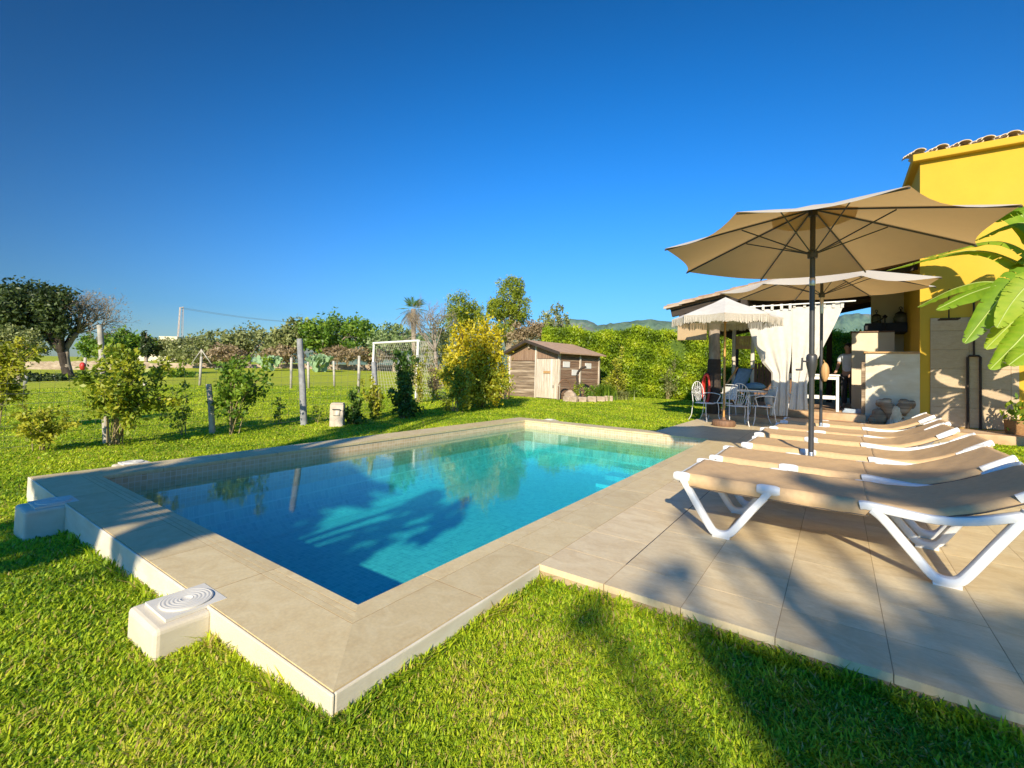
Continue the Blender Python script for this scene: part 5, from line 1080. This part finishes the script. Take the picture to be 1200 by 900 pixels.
mb.build('trunk', M['twig'], t_, smooth='all', org=bt1); tips = np.array(tips); P = tips[g_.integers(0, len(tips), 2200)]+g_.normal(size=(2200, 3))*.22; P = P[:1100]; leaves('foliage', P, .10, M['lf_brown'], t_, .5, seed=22, org=bt1)
def far_tree(label, px, D, blobs, n, size, m, seed, name='tree', **k): return tree(name, label, 'tree', gcol(px, D), px_blobs(blobs, D, .9), n, size, m, k.pop('tr', .18), seed=seed, **k)
far_tree('rounded green tree left of the far house', 150, 46, [(150,402,20,16),(133,405,16,14),(166,407,14,12)], 2800, .42, M['lf_green'], 31)
far_tree('small dark conifer in front of the far house', 171, 44, [(171,398,5,12),(171,408,8,12)], 900, .34, M['lf_dark'], 32)
far_tree('green tree mass between the far house and the pylon', 192, 52, [(185,408,18,10),(205,408,16,9),(220,406,14,11)], 2400, .4, M['lf_olive'], 29)
far_tree('dark green tree behind the tall white post', 115, 44, [(112,405,18,14),(128,408,14,12)], 2000, .38, M['lf_green'], 28)
far_tree('olive green bushy tree right of the pylon', 245, 50, [(232,406,24,14),(262,402,26,16),(250,412,30,12)], 3600, .42, M['lf_olive'], 33)
far_tree('feathery olive tree left of the dark leaning post', 292, 49, [(290,398,20,17),(312,404,20,14),(275,408,18,14)], 3200, .40, M['lf_olive'], 34)
far_tree('dark olive tree just left of the bright green trees', 335, 47, [(333,398,18,16),(350,392,16,18)], 2600, .40, M['lf_olive'], 35)
far_tree('big bright green tree group above the cactus', 385, 46, [(370,392,22,20),(396,388,26,20),(418,390,20,18),(385,404,36,12)], 6200, .36, M['lf_green'], 36)
far_tree('bright green tree right of the tree group above the cactus', 432, 47, [(430,394,14,18),(440,402,14,14)], 2000, .36, M['lf_green'], 37)
far_tree('grey green rounded tree behind the goal', 462, 44, [(462,394,22,15),(452,404,24,12),(478,402,16,14)], 3200, .34, M['lf_grey'], 38)
for i, (px, w, lb) in enumerate(((215, 26, 'pale scrub bush behind the braced field post'), (262, 30, 'reddish dry scrub bush behind the green citrus tree'), (330, 28, 'brown scrub bush behind the left prickly pear'), (395, 30, 'brown dry bush behind the right prickly pear'), (440, 26, 'brown dry bush behind the goal post'))):
    far_tree(lb, px, 43, [(px-w*.4, 417, w*.7, 8), (px+w*.4, 416, w*.7, 9), (px, 413, w*.6, 9)], 1800, .30, M['lf_brown'] if i else M['lf_olive'], 40+i, name='scrub_bush', tr=.06)
far_tree('low green bush in the field behind the citrus tree', 200, 30, [(190,437,18,7),(208,438,16,6)], 1200, .2, M['lf_green'], 50, name='bush', tr=.05)
far_tree('low dark bush under the big tree', 60, 24, [(45,445,26,8),(75,446,16,7),(110,446,22,8)], 1800, .2, M['lf_dark'], 51, name='bush', tr=.05)
far_tree('tall bright pine tree beside the shed', 597, 34, [(597,345,15,20),(586,362,15,12),(610,360,12,13),(599,374,20,11),(590,388,14,10),(606,336,10,12),(577,360,8,14)], 15000, .14, M['lf_pine'], 52, name='pine_tree', tr=.16, clump=.13)
far_tree('rounded yellow green pine behind the yellow tree', 543, 31, [(537,360,14,18),(552,368,15,16),(533,378,13,16),(560,378,13,14)], 10000, .13, M['lf_pine'], 53, name='pine_tree', tr=.14, clump=.14)
far_tree('reed like olive tree right of the tall pine', 648, 33, [(640,380,9,16),(650,376,8,18),(659,378,8,18),(645,394,16,12),(656,394,12,12)], 3600, .20, M['lf_olive'], 54, tr=.08, clump=.15)
far_tree('brown dry bush between the tall pine and the reed like tree', 620, 30, [(618,386,16,12),(632,388,14,12),(606,396,14,10)], 2600, .18, M['lf_brown'], 55, name='bush', tr=.06)
far_tree('grey brown brushwood behind the bare tree', 520, 27, [(512,405,16,26),(522,385,10,18),(500,420,12,18)], 2600, .15, M['lf_olive'], 56, name='bush', tr=.06)
g_ = np.random.default_rng(31); b0 = gcol(514, 25); t_ = thing('bare_tree', 'leafless grey tree between the palm and the pines', 'tree', b0); mb = MB(); s0 = at(510, 412, 25); mb.tube([b0, (b0+s0)/2, s0], [.11,.10,.08], 8)
for k in range(6): branching(mb, s0, unit(np.array([-.55*cr[0]*(k-1.5)/3+g_.normal()*.22, -.55*cr[1]*(k-1.5)/3+g_.normal()*.22, .9])), 1.35, .045, 4, g_, None, .18)
mb.build('trunk', M['twig'], t_, smooth='all', org=b0)
pb0 = gcol(486, 28); pt = thing('palm_tree', 'small ragged palm tree with dry fronds behind the goal', 'palm tree', pb0); pc = at(484, 362, 28); MB().tube([pb0, (pb0+pc)/2, pc], [.16,.14,.14], 9).build('trunk', M['bark'], pt, smooth='all', org=pb0)
def frond_mesh(nF, L, org, droop, seed, mat_, name, w=.35):
    g = np.random.default_rng(seed); V = []; F = []; ton = []
    for i in range(nF):
        a = g.uniform(0, 6.28); e = g.uniform(-.2, 1.2) if droop < 1 else g.uniform(-1.3, -.3); d = np.array([math.cos(a)*math.cos(e), math.sin(a)*math.cos(e), math.sin(e)]); sd = unit(np.cross(d, [0, 0, 1])); tv = g.uniform(0, 1)
        for j in range(13):
            u = .35+.65*j/12; c = np.array([0, 0, 0])+d*L*u+np.array([0, 0, -.35*L*u*u*droop])
            for s_ in (-1, 1): tip = c+sd*s_*w*L*(1.1-u*.8)+d*L*.22+np.array([0, 0, -.06]); k = len(V); V += [c-d*.02, c+d*.02, tip]; F.append((k, k+1, k+2)); ton += [tv]*3
    return raw_mesh(name, np.array(V)+np.asarray(pc), F, mat_, pt, ton, 3, org=org)
frond_mesh(26, .95, pb0, .6, 1, M['lf_green'], 'fronds'); frond_mesh(34, .95, pb0, 1.0, 2, M['lf_brown'], 'dry_fronds', .3)
# far house and pylon
fh0 = gcol(186, 110); fh = thing('far_house', 'distant cream house with flat chimney among the trees', 'house', fh0); f0 = tuple(fh0)
za, zb_ = at(190, 394, 110)[2], at(190, 401, 110)[2]; u_ = cr*np.array([1,1,0]); n_ = cf*np.array([1,1,0])
def fbox(pa, pb, z0, z1, d0, d1, nm, m_): a_ = at(pa, 400, 110); b_ = at(pb, 400, 110); mb = MB(); p = [a_+n_*d0, b_+n_*d0, b_+n_*d1, a_+n_*d1]; mb.slab([(q_[0], q_[1]) for q_ in p], z0, z1); return mb.build(nm, m_, fh, org=f0)
fbox(186, 207.5, -.5, za, 0, 8, 'wall', M['cream']); fbox(155, 185.9, -.5, zb_-1.0, .5, 8, 'wing_wall', M['cream']); fbox(154, 186, zb_-.999, zb_-.6, .2, 8.4, 'roof', M['tile_clay']); fbox(160, 165, zb_-.599, at(163, 398, 110)[2], 2, 3, 'chimney', M['cream']); fbox(159.5, 165.5, at(163, 398, 110)[2]+.001, at(163, 397, 110)[2], 1.9, 3.1, 'chimney_cap', M['tile_clay']); fbox(194, 197, 3.0, 4.2, -.05, -.001, 'window', M['black'])
py0 = gcol(209.5, 130); pyl = MB(); hT_ = at(210, 360, 130)[2]
for sx_, sy_ in ((-1,-1),(-1,1),(1,-1),(1,1)): pyl.tube([(sx_*.62,sy_*.62,0),(sx_*.34,sy_*.34,hT_-py0[2])], .075, 5)
for k in range(12):
    z0, z1 = (hT_-py0[2])*k/12, (hT_-py0[2])*(k+1)/12; w0, w1 = .62-.28*k/12, .62-.28*(k+1)/12
    pyl.tube([(-w0,-w0,z0),(w1,-w1,z1)], .07, 4); pyl.tube([(w0,-w0,z0),(-w1,-w1,z1)], .07, 4); pyl.tube([(-w1,-w1,z1),(w1,-w1,z1)], .07, 4)
pyl.tube([(-1.4,0,hT_-py0[2]),(1.4,0,hT_-py0[2])], .12, 5)
po_ = pyl.build('pylon', mat('pylon_steel', (.48,.40,.36), None, 5, .7)); po_.location = py0; tag(po_, 'lattice power pylon on the horizon behind the far house', 'pylon')
wl = MB()
for s_ in (-1.3, 1.3): a_ = np.array([py0[0]+s_, py0[1], hT_-.2]); b_ = at(420, 378, 170)+np.array([s_, 0, 0]); wl.tube([a_+(b_-a_)*k/10-np.array([0,0,1.6*math.sin(math.pi*k/10)]) for k in range(11)], .035, 4)
tag(wl.build('power_line', M['wire']), 'thin overhead power line running right from the pylon', 'power line')
# ---- banana plant
ban = thing('banana_plant', 'banana plant with broad green leaves in front of the yellow house', 'banana plant', (5.15, 9.95, -.04)); bo = np.array([5.15, 9.95, -.04])
BL = leafmat('banana_leaf', (.10,.21,.012), (.22,.37,.018), (.44,.50,.05), .45, .5, .3)
MB().tube(smooth_path([bo-np.array([0,0,.1]), bo+np.array([-.03,.03,1.2]), bo+np.array([-.10,.05,2.3])], 5), [.17]*3+[.14]*4+[.11]*4, 12).build('pseudostem', M['stem'], ban, smooth='all', org=bo)
CRN = bo+np.array([-.10, .05, 2.25])
def banana_leaf(pts, wid, seed, droop=.35, tilt=0, tears=.5):
    g = np.random.default_rng(seed); path = np.array(smooth_path(pts, 12)); n = len(path); V = []; F = []; ton = []; tone = g.uniform(.3, .8)
    cm = []
    for s_ in (-1, 1):
        cut = np.zeros(n); k = 3
        while k < n-2: cut[k] = g.uniform(.25, .8)*(g.uniform() < tears); k += g.integers(1, 4)
        for i in range(n):
            u = i/(n-1); t = unit(path[min(i+1, n-1)]-path[max(i-1, 0)]); upv = np.array([0, 0, 1.0]); sd = unit(np.cross(t, upv))*s_; nn = np.cross(sd, t)*s_; nn = nn if nn[2] > 0 else -nn
            sd = unit(sd*math.cos(tilt)+nn*math.sin(tilt)*s_); w = wid*(math.sin(math.pi*min(1, .06+.94*u**.85))**.62 if u < .985 else .05)*(0 if u < .10 else min(1, (u-.10)/.12)); w = max(w, .006)
            for j in range(4):
                v = j/3; back = -t*.10*v*w*2 if s_ else 0; lift = .14*w*math.sin(v*math.pi*.5)-droop*w*v**2; V.append(path[i]+sd*w*v+nn*lift+t*(.12*w*v)+nn*g.normal()*.006*v); ton.append(np.clip(tone+.12*math.sin(i*2.1)*v+g.normal()*.05, 0, 1))
        b0_ = len(V)-4*n
        for i in range(n-1):
            for j in range(3):
                if cut[i] > 0 and j >= 3*(1-cut[i]): # a tear: a slit that opens towards the edge
                    k = len(V); a_, bq = b0_+4*i, b0_+4*(i+1); m0, m1 = .80, .80; v0, v1, v2, v3 = V[a_+j], V[a_+j+1], V[bq+j+1], V[bq+j]
                    V += [v3+(v0-v3)*(.1+.0*j), v2+(v1-v2)*.42]; ton += [tone]*2; F.append((a_+j, a_+j+1, k+1, k)) if s_ > 0 else F.append((k, k+1, a_+j+1, a_+j)); continue
                q = (b0_+4*i+j, b0_+4*i+j+1, b0_+4*(i+1)+j+1, b0_+4*(i+1)+j); F.append(q if s_ > 0 else q[::-1])
    o = raw_mesh('banana_leaf', V, F, BL, ban, ton, 4, True, org=bo)
    MB().tube(path, list(np.linspace(.022, .006, n)), 6).build('midrib', M['lf_rib'], o, smooth='all', org=bo); return o
M['lf_rib'] = mat('leaf_rib', (.35,.42,.10), None, 8, .5)
A_ = lambda px, py, D: at(px, py, D)
banana_leaf([CRN, A_(1215,352,7.6), A_(1165,331,8.1), A_(1120,338,8.5), A_(1075,360,8.9)], .26, 1, .5, .3)
banana_leaf([CRN, A_(1222,345,7.4), A_(1180,334,7.7), A_(1140,343,8.0), A_(1097,363,8.2)], .25, 2, .4, .7)
banana_leaf([CRN, A_(1235,330,7.0), A_(1200,325,7.0), A_(1165,358,7.0), A_(1130,402,7.0)], .25, 3, .25, .85)
banana_leaf([CRN, A_(1240,335,6.9), A_(1212,330,6.8), A_(1188,352,6.8), A_(1168,384,6.7)], .24, 4, .3, .95)
banana_leaf([CRN, A_(1240,360,7.0), A_(1205,362,7.0), A_(1180,384,7.0), A_(1155,409,7.0)], .23, 5, .3, .8)
banana_leaf([CRN, A_(1240,375,6.9), A_(1215,378,6.8), A_(1190,403,6.8), A_(1160,433,6.8)], .25, 6, .35, .7)
banana_leaf([CRN, A_(1240,400,6.8), A_(1215,405,6.7), A_(1195,418,6.6), A_(1182,428,6.6)], .2, 7, .35, .5)
banana_leaf([CRN, A_(1245,290,7.3), A_(1222,248,7.6), A_(1196,244,7.9), A_(1166,260,8.2)], .24, 8, .5)
banana_leaf([CRN, A_(1235,320,7.5), A_(1212,298,7.8), A_(1196,305,8.0), A_(1180,326,8.3)], .20, 9, .4, .4)
for k, (dx, dy, dz, L) in enumerate(((-.9,.5,1.7,0),(-1.5,.3,1.4,0),(-.2,1.0,1.9,0),(.8,.4,1.7,0),(.5,-.9,1.5,0),(1.4,-.2,1.2,0),(-1.2,1.1,2.1,0),(-1.9,.9,1.35,0),(-.1,.5,.2,0),(.35,.7,.5,0),(.7,.2,-.3,0),(.1,-.9,-.1,0),(.9,-.5,.3,0),(1.2,.7,.2,0),(.2,.9,1.0,0))):  # leaves out of view, added to cast shade on the house wall
    e = CRN+np.array([dx, dy, dz]); banana_leaf([CRN, CRN+np.array([dx*.25, dy*.25, dz*.62]), CRN+np.array([dx*.62, dy*.62, dz*1.02]), e+np.array([dx*.25, dy*.25, -.12])], .27, 20+k, .4, .2)
# ---- trees behind the camera that throw the dappled shade
def shade_tree(label, base, blobs, n, size, m, tr, seed): return tree('garden_tree', label, 'tree', base, blobs, n, size, m, tr, seed=seed, clump=.15, fork=.7)
def caster(x, y, h): return np.array([x+h/.457*.354*.889/.889, y-h/.457*.935*.889/.889, h])
SH = SUN[:2]/np.linalg.norm(SUN[:2]); TANS = SUN[2]/np.linalg.norm(SUN[:2])
def pq_blob(p, q, rp, rq, back):
    "leaf mass of a tree standing back metres towards the sun, whose shadow falls p across and q along the light"
    s = np.array([-SH[1], SH[0]])*p - SH*q; c = s+SH*(q+back)
    return (c[0], c[1], (q+back)*TANS, rp, rp*.9, rq*TANS)
def shade_blobs(lst, back): return [pq_blob(*b, back) for b in lst]
B1 = shade_blobs([(-3.35,.95,.5,.75),(-2.75,.75,.42,.85),(-3.7,1.3,.28,.7),(-3.0,2.4,.62,1.0),(-1.70,.85,.28,1.0),(-1.72,2.5,.26,.9),(-3.75,4.2,.42,1.0),(-3.85,6.0,.5,1.1),(-3.6,8.3,.5,1.3),(-3.2,10.8,.5,1.3),(-2.9,13.2,.42,1.1),(-1.05,1.9,.22,.6),(-1.2,2.7,.18,.6)], 6.2)
bs1 = np.array([np.mean([b[0] for b in B1]), np.mean([b[1] for b in B1]), -.2])
tree('garden_tree', 'tall leafy garden tree behind the viewer on the left', 'tree', bs1, B1, 16000, .17, M['lf_green'], .15, seed=61, clump=.13, fork=.75, hollow=.1)
B3 = shade_blobs([(1.44,.86,.14,.15),(1.34,.55,.08,.14),(1.02,.25,.09,.24),(1.6,.0,.18,.2),(1.9,1.35,.13,.24),(2.05,.82,.15,.2),(2.3,.45,.27,.25),(2.75,.55,.32,.22),(3.2,.65,.35,.3),(1.9,-.22,.28,.22),(2.4,-.35,.33,.3),(2.1,2.1,.11,.2),(2.6,2.4,.28,.3),(3.2,2.6,.4,.4),(2.95,1.9,.18,.2),(1.62,2.0,.08,.12),(1.85,2.3,.08,.12)], 12.5)
bs3 = np.array([np.mean([b[0] for b in B3])+.3, np.mean([b[1] for b in B3])-.3, -.2])
tree('garden_tree', 'spreading garden tree behind the viewer on the right', 'tree', bs3, B3, 4400, .14, M['lf_green'], .11, seed=63, clump=.15, fork=.8, hollow=.1)
# ---------------------------------------------------------------- air
def haze():
    m = bpy.data.materials.new('haze_air'); m.use_nodes = True; nt = m.node_tree; nt.nodes.clear(); out = nt.nodes.new('ShaderNodeOutputMaterial'); pv = nt.nodes.new('ShaderNodeVolumePrincipled')
    pv.inputs['Color'].default_value = (.45, .72, 1.0, 1); pv.inputs['Density'].default_value = HAZE; pv.inputs['Anisotropy'].default_value = .2; nt.links.new(pv.outputs[0], out.inputs['Volume'])
    o = MB().bb(-5200, 2600, -300, 5200, -8, 540).build('haze', m); tag(o, 'thin bluish summer air over the far hills', 'haze', kind='stuff'); return o
HAZE = 5e-5
haze()
